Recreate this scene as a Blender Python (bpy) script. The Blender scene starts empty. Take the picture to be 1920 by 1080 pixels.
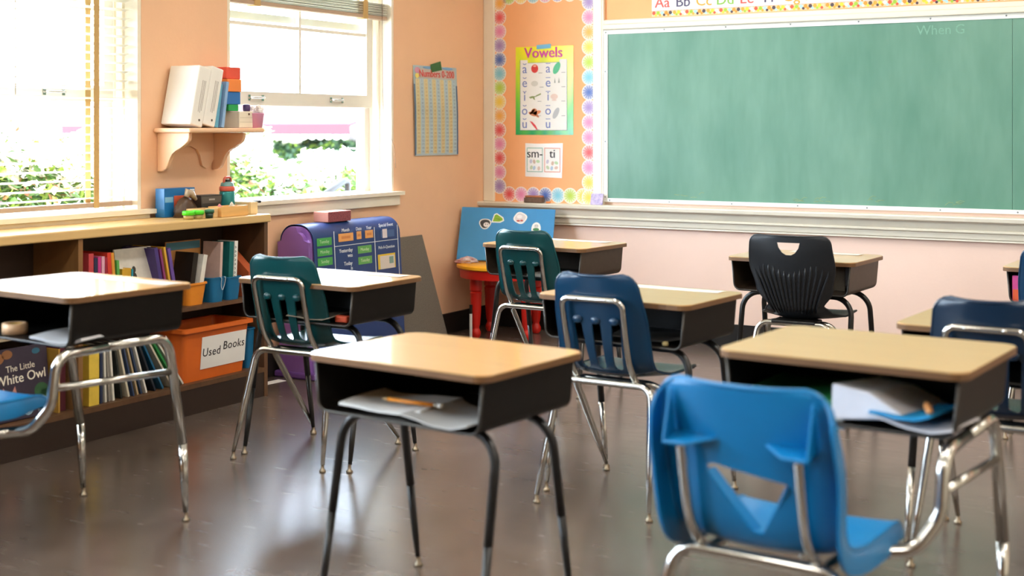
import bpy, bmesh, math, random
from mathutils import Vector, Matrix
R = math.radians; PI = math.pi
random.seed(7)
S = bpy.context.scene; COL = S.collection
V = Vector

# ------------------------------------------------------------------ camera
cd = bpy.data.cameras.new('camera'); cam = bpy.data.objects.new('camera', cd); COL.objects.link(cam)
cam.location = (4.6262, -7.5661, 1.30); cam.rotation_euler = (R(90), 0, R(30.3))
cd.sensor_width = 36; cd.lens = 46.875; cd.shift_y = -0.1554; cd.clip_end = 200
cd.dof.use_dof = True; cd.dof.focus_distance = 6.7; cd.dof.aperture_fstop = 2.3
S.camera = cam

# ------------------------------------------------------------------ world, sun, exposure
W = bpy.data.worlds.new('world'); S.world = W; W.use_nodes = True
bg = W.node_tree.nodes['Background']; bg.inputs[0].default_value = (0.70, 0.84, 1.0, 1); bg.inputs[1].default_value = 21.0
sd = bpy.data.lights.new('sun', 'SUN'); sd.energy = 10; sd.angle = R(0.6); sd.color = (1, .95, .86)
sun = bpy.data.objects.new('sun', sd); COL.objects.link(sun); sun.rotation_euler = (R(38), R(24), 0)
S.view_settings.view_transform = 'Standard'; S.view_settings.look = 'None'
S.view_settings.exposure = 0.45; S.view_settings.gamma = 1; S.view_settings.use_curve_mapping = False
S.cycles.use_denoising = True; S.cycles.max_bounces = 8; S.cycles.diffuse_bounces = 5
S.cycles.glossy_bounces = 4; S.cycles.transparent_max_bounces = 12
S.cycles.sample_clamp_indirect = 6; S.cycles.caustics_reflective = False; S.cycles.caustics_refractive = False

WINS = [(-4.516, -3.074), (-2.492, -1.05), (-6.54, -5.098), (-8.564, -7.122)]   # y ranges of the window openings
WZ0, WZ1 = 0.905, 3.0
ROOM_X, ROOM_Y, ROOM_Z = 8.2, -10.2, 3.3
for (a, b) in WINS:       # portals: help the renderer find the sky through the windows
    ld = bpy.data.lights.new('window_portal', 'AREA'); ld.shape = 'RECTANGLE'; ld.size = WZ1 - WZ0; ld.size_y = b - a
    ld.cycles.is_portal = True
    lo = bpy.data.objects.new('window_portal', ld); COL.objects.link(lo)
    lo.location = (-.23, (a + b) / 2, (WZ0 + WZ1) / 2); lo.rotation_euler = (0, R(-90), 0)

# ------------------------------------------------------------------ materials
def lin(c): return c / 12.92 if c <= .04045 else ((c + .055) / 1.055) ** 2.4
def rgb(h):
    if isinstance(h, str):
        h = h.lstrip('#'); h = tuple(int(h[i:i + 2], 16) / 255 for i in (0, 2, 4))
    return tuple(lin(c) for c in h) + (1,)
MATS = {}
def mat(name, col, rough=.5, metal=0, var=None, bump=None, spec=.5, coat=0, stretch=None, coord='Object'):
    """procedural principled material; var=(scale, amount) mottles the colour, bump=(scale, strength)"""
    if name in MATS: return MATS[name]
    m = bpy.data.materials.new(name); m.use_nodes = True; nt = m.node_tree; b = nt.nodes['Principled BSDF']
    c = rgb(col); b.inputs['Base Color'].default_value = c; b.inputs['Roughness'].default_value = rough
    b.inputs['Metallic'].default_value = metal; b.inputs['Specular IOR Level'].default_value = spec
    b.inputs['Coat Weight'].default_value = coat; b.inputs['Coat Roughness'].default_value = .07
    if var or bump:
        tc = nt.nodes.new('ShaderNodeTexCoord'); mp = nt.nodes.new('ShaderNodeMapping')
        nt.links.new(tc.outputs[coord], mp.inputs[0])
        if stretch: mp.inputs['Scale'].default_value = stretch
    if var:
        n = nt.nodes.new('ShaderNodeTexNoise'); n.inputs['Scale'].default_value = var[0]; n.inputs['Detail'].default_value = 6
        n.inputs['Roughness'].default_value = .62
        nt.links.new(mp.outputs[0], n.inputs[0])
        cr = nt.nodes.new('ShaderNodeValToRGB'); cr.color_ramp.elements[0].position = .3; cr.color_ramp.elements[1].position = .7
        a = var[1]
        c2 = rgb(var[2]) if len(var) > 2 else None
        cr.color_ramp.elements[0].color = c2 or tuple(max(0, x * (1 - a)) for x in c[:3]) + (1,)
        cr.color_ramp.elements[1].color = c if c2 else tuple(min(1, x * (1 + a)) for x in c[:3]) + (1,)
        nt.links.new(n.outputs['Fac'], cr.inputs[0]); nt.links.new(cr.outputs[0], b.inputs['Base Color'])
    if bump:
        n2 = nt.nodes.new('ShaderNodeTexNoise'); n2.inputs['Scale'].default_value = bump[0]; n2.inputs['Detail'].default_value = 4
        nt.links.new(mp.outputs[0], n2.inputs[0])
        bp = nt.nodes.new('ShaderNodeBump'); bp.inputs['Strength'].default_value = bump[1]; bp.inputs['Distance'].default_value = .01
        nt.links.new(n2.outputs['Fac'], bp.inputs['Height']); nt.links.new(bp.outputs[0], b.inputs['Normal'])
    MATS[name] = m; return m

M_wall_l = mat('peach paint', '#ecbd97', .55, var=(1.2, .05), bump=(60, .06))
M_wall_f = mat('pale pink paint', '#f0d0bf', .55, var=(1.2, .04), bump=(60, .06))
M_wall_o = mat('tan wall paint', '#7a5f47', .7, var=(1.0, .03))
M_ceil = mat('white ceiling paint', '#f2efe8', .8, var=(2, .02))
M_trim = mat('cream gloss trim', '#f0e6d2', .35, var=(5, .04), bump=(30, .05))
M_rail = mat('ivory moulding', '#e9e1cf', .4, var=(4, .05), bump=(25, .05))
M_base = mat('black rubber baseboard', '#17130f', .45, var=(8, .2))
M_oak = mat('blond plywood edge', '#d9b57a', .4, var=(3, .12), stretch=(1, .25, 6))
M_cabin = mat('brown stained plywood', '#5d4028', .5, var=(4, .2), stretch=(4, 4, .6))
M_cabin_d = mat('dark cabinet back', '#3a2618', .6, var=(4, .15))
M_lam = mat('tan wood laminate', '#c99f68', .3, var=(5, .07), stretch=(.6, 6, 1), spec=.5, coat=.6)
M_lamedge = mat('brown desk edge band', '#745233', .4, var=(20, .08))
M_box = mat('black desk metal', '#15120f', .4, var=(40, .12), spec=.25)
M_boxb = mat('brown desk metal', '#4a3d32', .42, var=(40, .12), spec=.3)
M_black = mat('black painted tube', '#1c1a18', .32, var=(30, .1))
M_chrome = mat('chrome tube', '#c8c6c0', .16, metal=1, var=(25, .05))
M_glide = mat('nickel glide', '#9a8c78', .3, metal=1, var=(30, .08))
M_white = mat('white paper', '#f3f2ee', .6, var=(6, .02))
M_print = mat('black print', '#232026', .7, var=(50, .05))
def plastic(name, h, rough=.27): return mat(name, h, rough, var=(9, .05), bump=(220, .05))
M_teal = plastic('teal polypropylene', '#0a4548'); M_navy = plastic('navy polypropylene', '#0b3654'); M_blue = plastic('bright blue polypropylene', '#0876b2', .34)
M_navy2 = plastic('deep navy polypropylene', '#10283f'); M_blackp = plastic('black polypropylene', '#16191d', .4)

def flat_mat(h, rough=.6):
    return mat('print ' + h, h, rough, var=(12, .03))

# ------------------------------------------------------------------ geometry helpers
def bm_new(): return bmesh.new()
def bx(bm, c, s, rot=None, mi=0):
    """axis box centred c, size s"""
    r = bmesh.ops.create_cube(bm, size=1); M = Matrix.Diagonal((*s, 1))
    if rot is not None: M = rot.to_4x4() @ M
    bmesh.ops.transform(bm, matrix=Matrix.Translation(c) @ M, verts=r['verts'])
    for v in r['verts']:
        for f in v.link_faces: f.material_index = mi
    return r['verts']
def bx2(bm, a, b, mi=0):
    return bx(bm, [(a[i] + b[i]) / 2 for i in range(3)], [abs(b[i] - a[i]) for i in range(3)], mi=mi)
def bevel(bm, w, seg=2):
    bmesh.ops.bevel(bm, geom=list(bm.edges), offset=w, segments=seg, affect='EDGES', profile=.5, clamp_overlap=True)
    return bm
def fillet(pts, r, n=6):
    """round the inner corners of a polyline; r number or list"""
    pts = [V(p) if len(p) == 3 else V((p[0], p[1], 0)) for p in pts]; out = [pts[0]]
    for i in range(1, len(pts) - 1):
        a, p, b = pts[i - 1], pts[i], pts[i + 1]
        rr = r[i - 1] if isinstance(r, (list, tuple)) else r
        d1 = (a - p); d2 = (b - p); l1, l2 = d1.length, d2.length; d1.normalize(); d2.normalize()
        ang = d1.angle(d2)
        if ang > PI - .02 or rr <= 0: out.append(p); continue
        t = min(rr / math.tan(ang / 2), l1 * .49, l2 * .49); rr = t * math.tan(ang / 2)
        c = p + (d1 + d2).normalized() * (rr / math.sin(ang / 2))
        s = p + d1 * t - c; e = p + d2 * t - c
        tot = s.angle(e); ax = s.cross(e).normalized()
        for k in range(n + 1):
            out.append(c + Matrix.Rotation(tot * k / n, 3, ax) @ s)
    out.append(pts[-1]); return out
def tube(bm, pts, r, seg=10, cap=True, mi=0):
    """sweep a circle along pts; r number or list per point"""
    pts = [V(p) for p in pts]; n = len(pts)
    if not isinstance(r, (list, tuple)): r = [r] * n
    T = []
    for i in range(n):
        d = (pts[min(i + 1, n - 1)] - pts[max(i - 1, 0)]); T.append(d.normalized())
    up = V((0, 0, 1)) if abs(T[0].z) < .9 else V((1, 0, 0))
    u = T[0].cross(up).normalized(); rings = []
    for i in range(n):
        if i:
            q = T[i - 1].rotation_difference(T[i]); u = (q @ u)
            u = (u - T[i] * u.dot(T[i])).normalized()
        w = T[i].cross(u)
        rings.append([bm.verts.new(pts[i] + (u * math.cos(2 * PI * k / seg) + w * math.sin(2 * PI * k / seg)) * r[i]) for k in range(seg)])
    for i in range(n - 1):
        for k in range(seg):
            f = bm.faces.new((rings[i][k], rings[i][(k + 1) % seg], rings[i + 1][(k + 1) % seg], rings[i + 1][k])); f.smooth = True; f.material_index = mi
    if cap:
        bm.faces.new(rings[0][::-1]).material_index = mi; bm.faces.new(rings[-1]).material_index = mi
    return bm
def lathe(bm, prof, seg=20, o=(0, 0, 0), mi=0):
    """revolve (r, z) profile about z"""
    o = V(o); rings = []
    for (r, z) in prof:
        if r < 1e-5: rings.append([bm.verts.new(o + V((0, 0, z)))])
        else: rings.append([bm.verts.new(o + V((r * math.cos(2 * PI * k / seg), r * math.sin(2 * PI * k / seg), z))) for k in range(seg)])
    for a, b in zip(rings, rings[1:]):
        for k in range(seg):
            k2 = (k + 1) % seg
            if len(a) == 1 and len(b) == 1: continue
            if len(a) == 1: f = bm.faces.new((a[0], b[k2], b[k]))
            elif len(b) == 1: f = bm.faces.new((a[k], a[k2], b[0]))
            else: f = bm.faces.new((a[k], a[k2], b[k2], b[k]))
            f.smooth = True; f.material_index = mi
    return bm
def prism(bm, pts, t, M=Matrix(), mi=0, mi_side=None):
    """2D polygon in local xy extruded 0..t along local z, placed by M"""
    a = [bm.verts.new(M @ V((p[0], p[1], 0))) for p in pts]; b = [bm.verts.new(M @ V((p[0], p[1], t))) for p in pts]
    n = len(pts)
    f1 = bm.faces.new(a[::-1]); f2 = bm.faces.new(b); f1.material_index = f2.material_index = mi
    for i in range(n):
        f = bm.faces.new((a[i], a[(i + 1) % n], b[(i + 1) % n], b[i])); f.material_index = mi if mi_side is None else mi_side
    return bm
def rrect(w, h, r, n=5, cx=0, cy=0):
    out = []
    for (sx, sy, a0) in ((1, 1, 0), (-1, 1, 90), (-1, -1, 180), (1, -1, 270)):
        for k in range(n + 1):
            a = R(a0 + 90 * k / n); out.append((cx + sx * (w / 2 - r) + r * math.cos(a), cy + sy * (h / 2 - r) + r * math.sin(a)))
    return out
def frame_m(o, xa, ya):
    xa = V(xa).normalized(); ya = V(ya).normalized(); za = xa.cross(ya)
    M = Matrix((xa, ya, za)).transposed().to_4x4(); M.translation = V(o); return M
def obj(name, bm, m, parent=None, smooth=None):
    me = bpy.data.meshes.new(name)
    if isinstance(bm, bpy.types.Mesh): me = bm
    else:
        bmesh.ops.recalc_face_normals(bm, faces=list(bm.faces)); bm.to_mesh(me); bm.free()
    for mm in (m if isinstance(m, (list, tuple)) else [m]): me.materials.append(mm)
    if smooth is not None:
        for p in me.polygons: p.use_smooth = True
        me.set_sharp_from_angle(angle=R(smooth))
    o = bpy.data.objects.new(name, me); COL.objects.link(o)
    if parent is not None: o.parent = parent
    return o
def tag(o, label, cat=None, group=None, kind=None):
    o['label'] = label
    if cat: o['category'] = cat
    if group: o['group'] = group
    if kind: o['kind'] = kind
    return o
def thing(name, label, cat, loc=(0, 0, 0), rz=0, group=None):
    o = bpy.data.objects.new(name, None); COL.objects.link(o); o.empty_display_size = .05
    o.location = loc; o.rotation_euler = (0, 0, rz); return tag(o, label, cat, group)
def struct(name, bm, m, label, parent=None, smooth=None):
    o = obj(name, bm, m, parent, smooth)
    if parent is None: tag(o, label, kind='structure')
    return o
def evaluated(bm, mods, smooth=40):
    """mesh from bm with temporary modifiers (callables on the object) applied; the helper object is removed"""
    me = bpy.data.meshes.new('tmp'); bmesh.ops.recalc_face_normals(bm, faces=list(bm.faces)); bm.to_mesh(me); bm.free()
    o = bpy.data.objects.new('tmp', me); COL.objects.link(o); extra = []
    for f in mods:
        e = f(o)
        if e: extra.append(e)
    dg = bpy.context.evaluated_depsgraph_get(); dg.update()
    out = bpy.data.meshes.new_from_object(o.evaluated_get(dg))
    bpy.data.objects.remove(o)
    for e in extra: bpy.data.objects.remove(e)
    for p in out.polygons: p.use_smooth = True
    out.set_sharp_from_angle(angle=R(smooth))
    out.materials.clear()
    return out
def m_solid(t, off=0):
    def f(o):
        m = o.modifiers.new('s', 'SOLIDIFY'); m.thickness = t; m.offset = off; m.use_even_offset = False
    return f
def m_sub(n):
    def f(o):
        m = o.modifiers.new('u', 'SUBSURF'); m.levels = n; m.render_levels = n
    return f
def m_cut(cbm):
    def f(o):
        me = bpy.data.meshes.new('cut'); bmesh.ops.recalc_face_normals(cbm, faces=list(cbm.faces)); cbm.to_mesh(me); cbm.free()
        c = bpy.data.objects.new('cut', me); COL.objects.link(c)
        m = o.modifiers.new('b', 'BOOLEAN'); m.operation = 'DIFFERENCE'; m.object = c; m.solver = 'EXACT'
        return c
    return f
def text_mesh(s, size, align='CENTER', extrude=.0003, shear=0, space=1.0):
    cu = bpy.data.curves.new('t', 'FONT'); cu.body = s; cu.size = size; cu.align_x = align; cu.align_y = 'CENTER'
    cu.extrude = extrude; cu.shear = shear; cu.space_character = space; cu.resolution_u = 3
    o = bpy.data.objects.new('t', cu); COL.objects.link(o)
    dg = bpy.context.evaluated_depsgraph_get(); dg.update()
    me = bpy.data.meshes.new_from_object(o.evaluated_get(dg)); bpy.data.objects.remove(o)
    me.materials.clear()
    return me
def text(name, s, size, m, M, parent, lift=.0008, bold=0, **k):
    """lettering lying on the plane M (local xy), joined from thickened strokes"""
    me = text_mesh(s, size, **k)
    me.transform(M @ Matrix.Translation((0, 0, lift)))
    if bold:
        bm = bm_new(); bm.from_mesh(me)
        me2 = me.copy(); me2.transform(Matrix.Translation(M.to_3x3() @ V((bold, 0, -.0002)))); bm.from_mesh(me2)
        me = bpy.data.meshes.new(name); bm.to_mesh(me); bm.free()
    me.name = name; me.materials.append(m)
    o = bpy.data.objects.new(name, me); COL.objects.link(o); o.parent = parent; return o
def flat(name, polys, m, M, parent, lift=.0004, t=.0003):
    bm = bm_new()
    for p in polys: prism(bm, p, t, M @ Matrix.Translation((0, 0, lift)))
    return obj(name, bm, m, parent)
def ell(cx, cy, rx, ry, n=16, rot=0):
    c, s = math.cos(rot), math.sin(rot)
    return [(cx + rx * math.cos(2 * PI * k / n) * c - ry * math.sin(2 * PI * k / n) * s, cy + rx * math.cos(2 * PI * k / n) * s + ry * math.sin(2 * PI * k / n) * c) for k in range(n)]
def catmull(pts, n=6):
    P = [V(p) for p in pts]; P = [P[0] * 2 - P[1]] + P + [P[-1] * 2 - P[-2]]; out = []
    for i in range(1, len(P) - 2):
        for k in range(n):
            t = k / n; a, b, c, d = P[i - 1:i + 3]
            out.append(.5 * ((2 * b) + (c - a) * t + (2 * a - 5 * b + 4 * c - d) * t * t + (3 * b - a - 3 * c + d) * t ** 3))
    out.append(P[-2]); return out
LW = lambda y, z, x=0.0: frame_m((x, y, z), (0, 1, 0), (0, 0, 1))       # plane facing +X (left wall, bookcase)
FW = lambda x, z, y=0.0: frame_m((x, y, z), (1, 0, 0), (0, 0, 1))       # plane facing -Y (front wall)

# ================================================================== ROOM SHELL
def floor_mat():
    m = bpy.data.materials.new('polished brown floor'); m.use_nodes = True; nt = m.node_tree; b = nt.nodes['Principled BSDF']
    tc = nt.nodes.new('ShaderNodeTexCoord'); L = nt.links
    n1 = nt.nodes.new('ShaderNodeTexNoise'); n1.inputs['Scale'].default_value = 1.4; n1.inputs['Detail'].default_value = 8; n1.inputs['Roughness'].default_value = .7
    L.new(tc.outputs['Object'], n1.inputs[0])
    cr = nt.nodes.new('ShaderNodeValToRGB'); cr.color_ramp.elements[0].position = .3; cr.color_ramp.elements[1].position = .72
    cr.color_ramp.elements[0].color = rgb('#41372f'); cr.color_ramp.elements[1].color = rgb('#6b5d55')
    L.new(n1.outputs['Fac'], cr.inputs[0]); L.new(cr.outputs[0], b.inputs['Base Color'])
    mp = nt.nodes.new('ShaderNodeMapping'); mp.inputs['Scale'].default_value = (1, 7, 1); mp.inputs['Rotation'].default_value = (0, 0, R(25)); L.new(tc.outputs['Object'], mp.inputs[0])
    n2 = nt.nodes.new('ShaderNodeTexNoise'); n2.inputs['Scale'].default_value = 5; n2.inputs['Detail'].default_value = 7; L.new(mp.outputs[0], n2.inputs[0])
    mr = nt.nodes.new('ShaderNodeMapRange'); mr.inputs[3].default_value = .2; mr.inputs[4].default_value = .31; L.new(n2.outputs['Fac'], mr.inputs[0]); L.new(mr.outputs[0], b.inputs['Roughness'])
    bp = nt.nodes.new('ShaderNodeBump'); bp.inputs['Strength'].default_value = .015; bp.inputs['Distance'].default_value = .01; L.new(n2.outputs['Fac'], bp.inputs['Height']); L.new(bp.outputs[0], b.inputs['Normal'])
    b.inputs['Specular IOR Level'].default_value = 1.0
    return m
T = .24
bm = bm_new(); bx2(bm, (-T, ROOM_Y - T, -.2), (ROOM_X + T, T, 0)); struct('floor', bm, floor_mat(), 'polished dark brown classroom floor')
bm = bm_new(); bx2(bm, (-T - .5, ROOM_Y - T, ROOM_Z), (ROOM_X + T, T, ROOM_Z + .25)); struct('ceiling', bm, M_ceil, 'white classroom ceiling')
bm = bm_new()
ys = sorted(WINS)
bx2(bm, (-T, ROOM_Y, 0), (0, T, WZ0)); bx2(bm, (-T, ROOM_Y, WZ1), (0, T, ROOM_Z))
prev = ROOM_Y
for (a, b) in ys + [(T, T)]:
    if a > prev: bx2(bm, (-T, prev, WZ0), (0, a, WZ1))
    prev = b
struct('wall_left', bm, M_wall_l, 'peach painted window wall on the left')
bm = bm_new(); bx2(bm, (0, 0, 0), (ROOM_X, T, ROOM_Z)); struct('wall_front', bm, M_wall_f, 'pale pink front wall behind the chalkboard')
bm = bm_new(); bx2(bm, (ROOM_X, ROOM_Y, 0), (ROOM_X + T, T, ROOM_Z)); struct('wall_right', bm, mat('cream wall paint', '#e3d3ba', .6, var=(1, .03)), 'cream wall on the right side of the room')
bm = bm_new(); bx2(bm, (0, ROOM_Y - T, 0), (ROOM_X, ROOM_Y, ROOM_Z)); struct('wall_back', bm, M_wall_o, 'tan wall at the back of the room')
bm = bm_new(); bx2(bm, (.012, -.012, 0), (ROOM_X, -.0002, .13)); struct('baseboard_front', bm, M_base, 'black rubber baseboard along the front wall')
bm = bm_new(); bx2(bm, (.0002, -2.40, 0), (.012, -.0005, .13)); struct('baseboard_left', bm, M_base, 'black rubber baseboard below the window wall')

# ------------------------------------------------------------------ windows
def glass_mat():
    m = bpy.data.materials.new('window glass'); m.use_nodes = True; nt = m.node_tree
    for n in list(nt.nodes): nt.nodes.remove(n)
    out = nt.nodes.new('ShaderNodeOutputMaterial'); mx = nt.nodes.new('ShaderNodeMixShader'); tr = nt.nodes.new('ShaderNodeBsdfTransparent'); gl = nt.nodes.new('ShaderNodeBsdfGlossy')
    lw = nt.nodes.new('ShaderNodeLayerWeight'); pw = nt.nodes.new('ShaderNodeMath'); pw.operation = 'POWER'; pw.inputs[1].default_value = 5
    ad = nt.nodes.new('ShaderNodeMath'); ad.operation = 'MULTIPLY_ADD'; ad.inputs[1].default_value = .7; ad.inputs[2].default_value = .03
    gl.inputs['Roughness'].default_value = .02; tr.inputs[0].default_value = (.96, .98, .97, 1)
    nt.links.new(lw.outputs['Facing'], pw.inputs[0]); nt.links.new(pw.outputs[0], ad.inputs[0]); nt.links.new(ad.outputs[0], mx.inputs[0])
    nt.links.new(tr.outputs[0], mx.inputs[1]); nt.links.new(gl.outputs[0], mx.inputs[2]); nt.links.new(mx.outputs[0], out.inputs[0])
    return m
M_glass = glass_mat()
M_sash = mat('white sash paint', '#e6e1d6', .4, var=(6, .03))
M_slat = mat('cream blind slat', '#ebe6da', .4, var=(6, .02))
M_tape = mat('tan ladder tape', '#c8a468', .7, var=(40, .06))
M_brail = mat('pale blind rail', '#b79c86', .45, var=(8, .04))
def sash(parent, name, x, y0, y1, z0, z1, rail_b, cols, rows, handles=False):
    t = .034; st = .055
    bm = bm_new()
    bx2(bm, (x - t / 2, y0, z0), (x + t / 2, y0 + st, z1)); bx2(bm, (x - t / 2, y1 - st, z0), (x + t / 2, y1, z1))
    bx2(bm, (x - t / 2, y0 + st, z0), (x + t / 2, y1 - st, z0 + rail_b)); bx2(bm, (x - t / 2, y0 + st, z1 - .05), (x + t / 2, y1 - st, z1))
    fr = obj(name, bm, M_sash, parent)
    yy0, yy1, zz0, zz1 = y0 + st, y1 - st, z0 + rail_b, z1 - .05
    ym = [yy0 + (yy1 - yy0) * k / cols for k in range(cols + 1)]; zm = [zz0 + (zz1 - zz0) * k / rows for k in range(rows + 1)]
    for k in range(1, cols):
        bm = bm_new(); bx2(bm, (x - .012, ym[k] - .009, zz0), (x + .012, ym[k] + .009, zz1)); obj('muntin', bm, M_sash, fr)
    for k in range(1, rows):
        bm = bm_new(); bx2(bm, (x - .011, yy0, zm[k] - .009), (x + .011, yy1, zm[k] + .009)); obj('muntin', bm, M_sash, fr)
    for i in range(cols):
        for j in range(rows):
            bm = bm_new(); bx2(bm, (x - .002, ym[i] + .0092, zm[j] + .0092), (x + .002, ym[i + 1] - .0092, zm[j + 1] - .0092)); obj('pane', bm, M_glass, fr)
    if handles:
        for f in (.22, .74):
            yc = y0 + (y1 - y0) * f; bm = bm_new(); zc = z0 + rail_b * .55; xf = x + t / 2
            tube(bm, fillet([(xf, yc - .05, zc), (xf + .025, yc - .05, zc), (xf + .025, yc + .05, zc), (xf, yc + .05, zc)], .012), .005, 8)
            bx(bm, (xf + .002, yc - .053, zc), (.004, .016, .03)); bx(bm, (xf + .002, yc + .053, zc), (.004, .016, .03))
            obj('lift_handle', bm, M_chrome, fr)
    return fr
def window(name, a, b, label):
    root = bpy.data.objects.new(name, None); COL.objects.link(root); root['kind'] = 'structure'; root['label'] = label
    e = .0006
    bm = bm_new()      # jamb liner and head
    bx2(bm, (-T + .01, a + e, WZ0 + .02), (-.001, a + .022, WZ1 - e)); bx2(bm, (-T + .01, b - .022, WZ0 + .02), (-.001, b - e, WZ1 - e)); bx2(bm, (-T + .01, a + .022, WZ1 - .022), (-.001, b - .022, WZ1 - e))
    # stops that hold the sashes
    for (x0, x1) in ((-.10, -.085), (-.149, -.142)):
        for (s0, s1) in ((a + .022, a + .036), (b - .036, b - .022)): bx2(bm, (x0, s0, WZ0 + .02), (x1, s1, WZ1 - .022))
    obj('jamb', bm, M_trim, root)
    bm = bm_new(); prism(bm, [(-T - .03, a + e), (.0006, a + e), (.0006, a - .055), (.045, a - .055), (.045, b + .055), (.0006, b + .055), (.0006, b - e), (-T - .03, b - e)], .0214, Matrix.Translation((0, 0, WZ0 + .0006))); obj('sill', bm, M_trim, root)
    bm = bm_new(); bx2(bm, (.0006, a - .035, WZ0 - .06), (.024, b + .035, WZ0 - .0002)); bevel(bm, .003, 1); obj('apron', bm, M_trim, root)
    sash(root, 'lower_sash', -.12, a + .04, b - .075, 1.425, 2.26, .072, 2, 2, True)
    sash(root, 'upper_sash', -.171, a + .04, b - .06, 1.88, WZ1 - .03, .04, 2, 2)
    bm = bm_new(); bx2(bm, (-.215, b - .085, WZ0 + .024), (-.152, b - .037, 1.878)); bx2(bm, (-.215, a + .0225, WZ0 + .024), (-.152, a + .04, 1.878)); obj('screen_track', bm, mat('grey painted track', '#b9aca2', .5, var=(6, .06)), root)
    return root
window('window_1', *WINS[0], 'sash window with lowered blind above the bookcase')
window('window_2', *WINS[1], 'open sash window beside the corner with raised blind')
window('window_3', *WINS[2], 'sash window further back along the left wall')
window('window_4', *WINS[3], 'last sash window along the left wall')

def blind(a, b, zb, closed_n, pitch, label, lowered):
    t = thing('venetian_blind', label, 'blind', (-.047, (a + b) / 2, WZ1))
    L = (b - a) - .06; h = WZ1 - zb
    bm = bm_new(); bx2(bm, (-.025, -L / 2, -.06), (.025, L / 2, -.0235)); obj('headrail', bm, M_brail, t)
    zr = -(h); bm = bm_new(); bx2(bm, (-.024, -L / 2, zr), (.024, L / 2, zr + .022)); bevel(bm, .004); obj('bottom_rail', bm, M_brail, t)
    bm = bm_new()
    n = 5; pr = [(-.025 + .05 * k / (n - 1), .0045 * (1 - ((k - 2) / 2) ** 2)) for k in range(n)]
    vs = []
    for y in (-L / 2, L / 2): vs.append([bm.verts.new((x, y, z)) for x, z in pr] + [bm.verts.new((x, y, z - .0012)) for x, z in pr[::-1]])
    m2 = len(vs[0])
    for k in range(m2): bm.faces.new((vs[0][k], vs[0][(k + 1) % m2], vs[1][(k + 1) % m2], vs[1][k]))
    bm.faces.new(vs[0][::-1]); bm.faces.new(vs[1])
    s0 = obj('slat', bm, M_slat, t); me = s0.data
    zs = [zr + .024 + pitch * (k + .4) for k in range(closed_n)]
    top = -.07
    if not lowered:      # the bundle is gathered on the rail, a few slats still hang loose above it
        zs = [zr + .025 + .0058 * k for k in range(13)]
        zs = [z for z in zs if z < top]
    zs = [z for z in zs if z < top]
    for i, z in enumerate(zs):
        o = s0 if i == 0 else bpy.data.objects.new('slat', me)
        if i: COL.objects.link(o); o.parent = t
        o.location = (0, 0, z); o.rotation_euler = (0, R(-7 if lowered else random.uniform(-5, 5)), 0)
    for f in (-.34, .34):
        bm = bm_new()
        for x in (-.0275, .0275): bx2(bm, (x - .0006, f * L - .016, zr - .002), (x + .0006, f * L + .016, -.06))
        if not lowered: bx2(bm, (-.0285, f * L - .022, zr - .004), (.0285, f * L + .022, zr + .10))
        obj('ladder_tape', bm, M_tape, t)
    bm = bm_new(); yc = L / 2 - .07
    if lowered: tube(bm, [(.034, yc - .6, -.05), (.036, yc - .6, zr + .5)], .0015, 6)
    else: tube(bm, catmull([(.033, yc, -.05), (.036, yc, -.6), (.036, yc, -1.2), (.045, yc + .005, -1.66), (.101, yc + .015, -1.777), (.104, yc + .03, -1.84), (.1, yc + .045, -1.93)], 5), .0017, 6)
    obj('cord', bm, mat('brown cord', '#7c5a40', .7, var=(60, .1)), t)
    return t
blind(*WINS[0], .945, 60, .0412, 'cream slatted blind lowered over the left window', True)
blind(*WINS[1], 1.945, 0, 0, 'slatted blind gathered up at the top of the open window', False)

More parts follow.
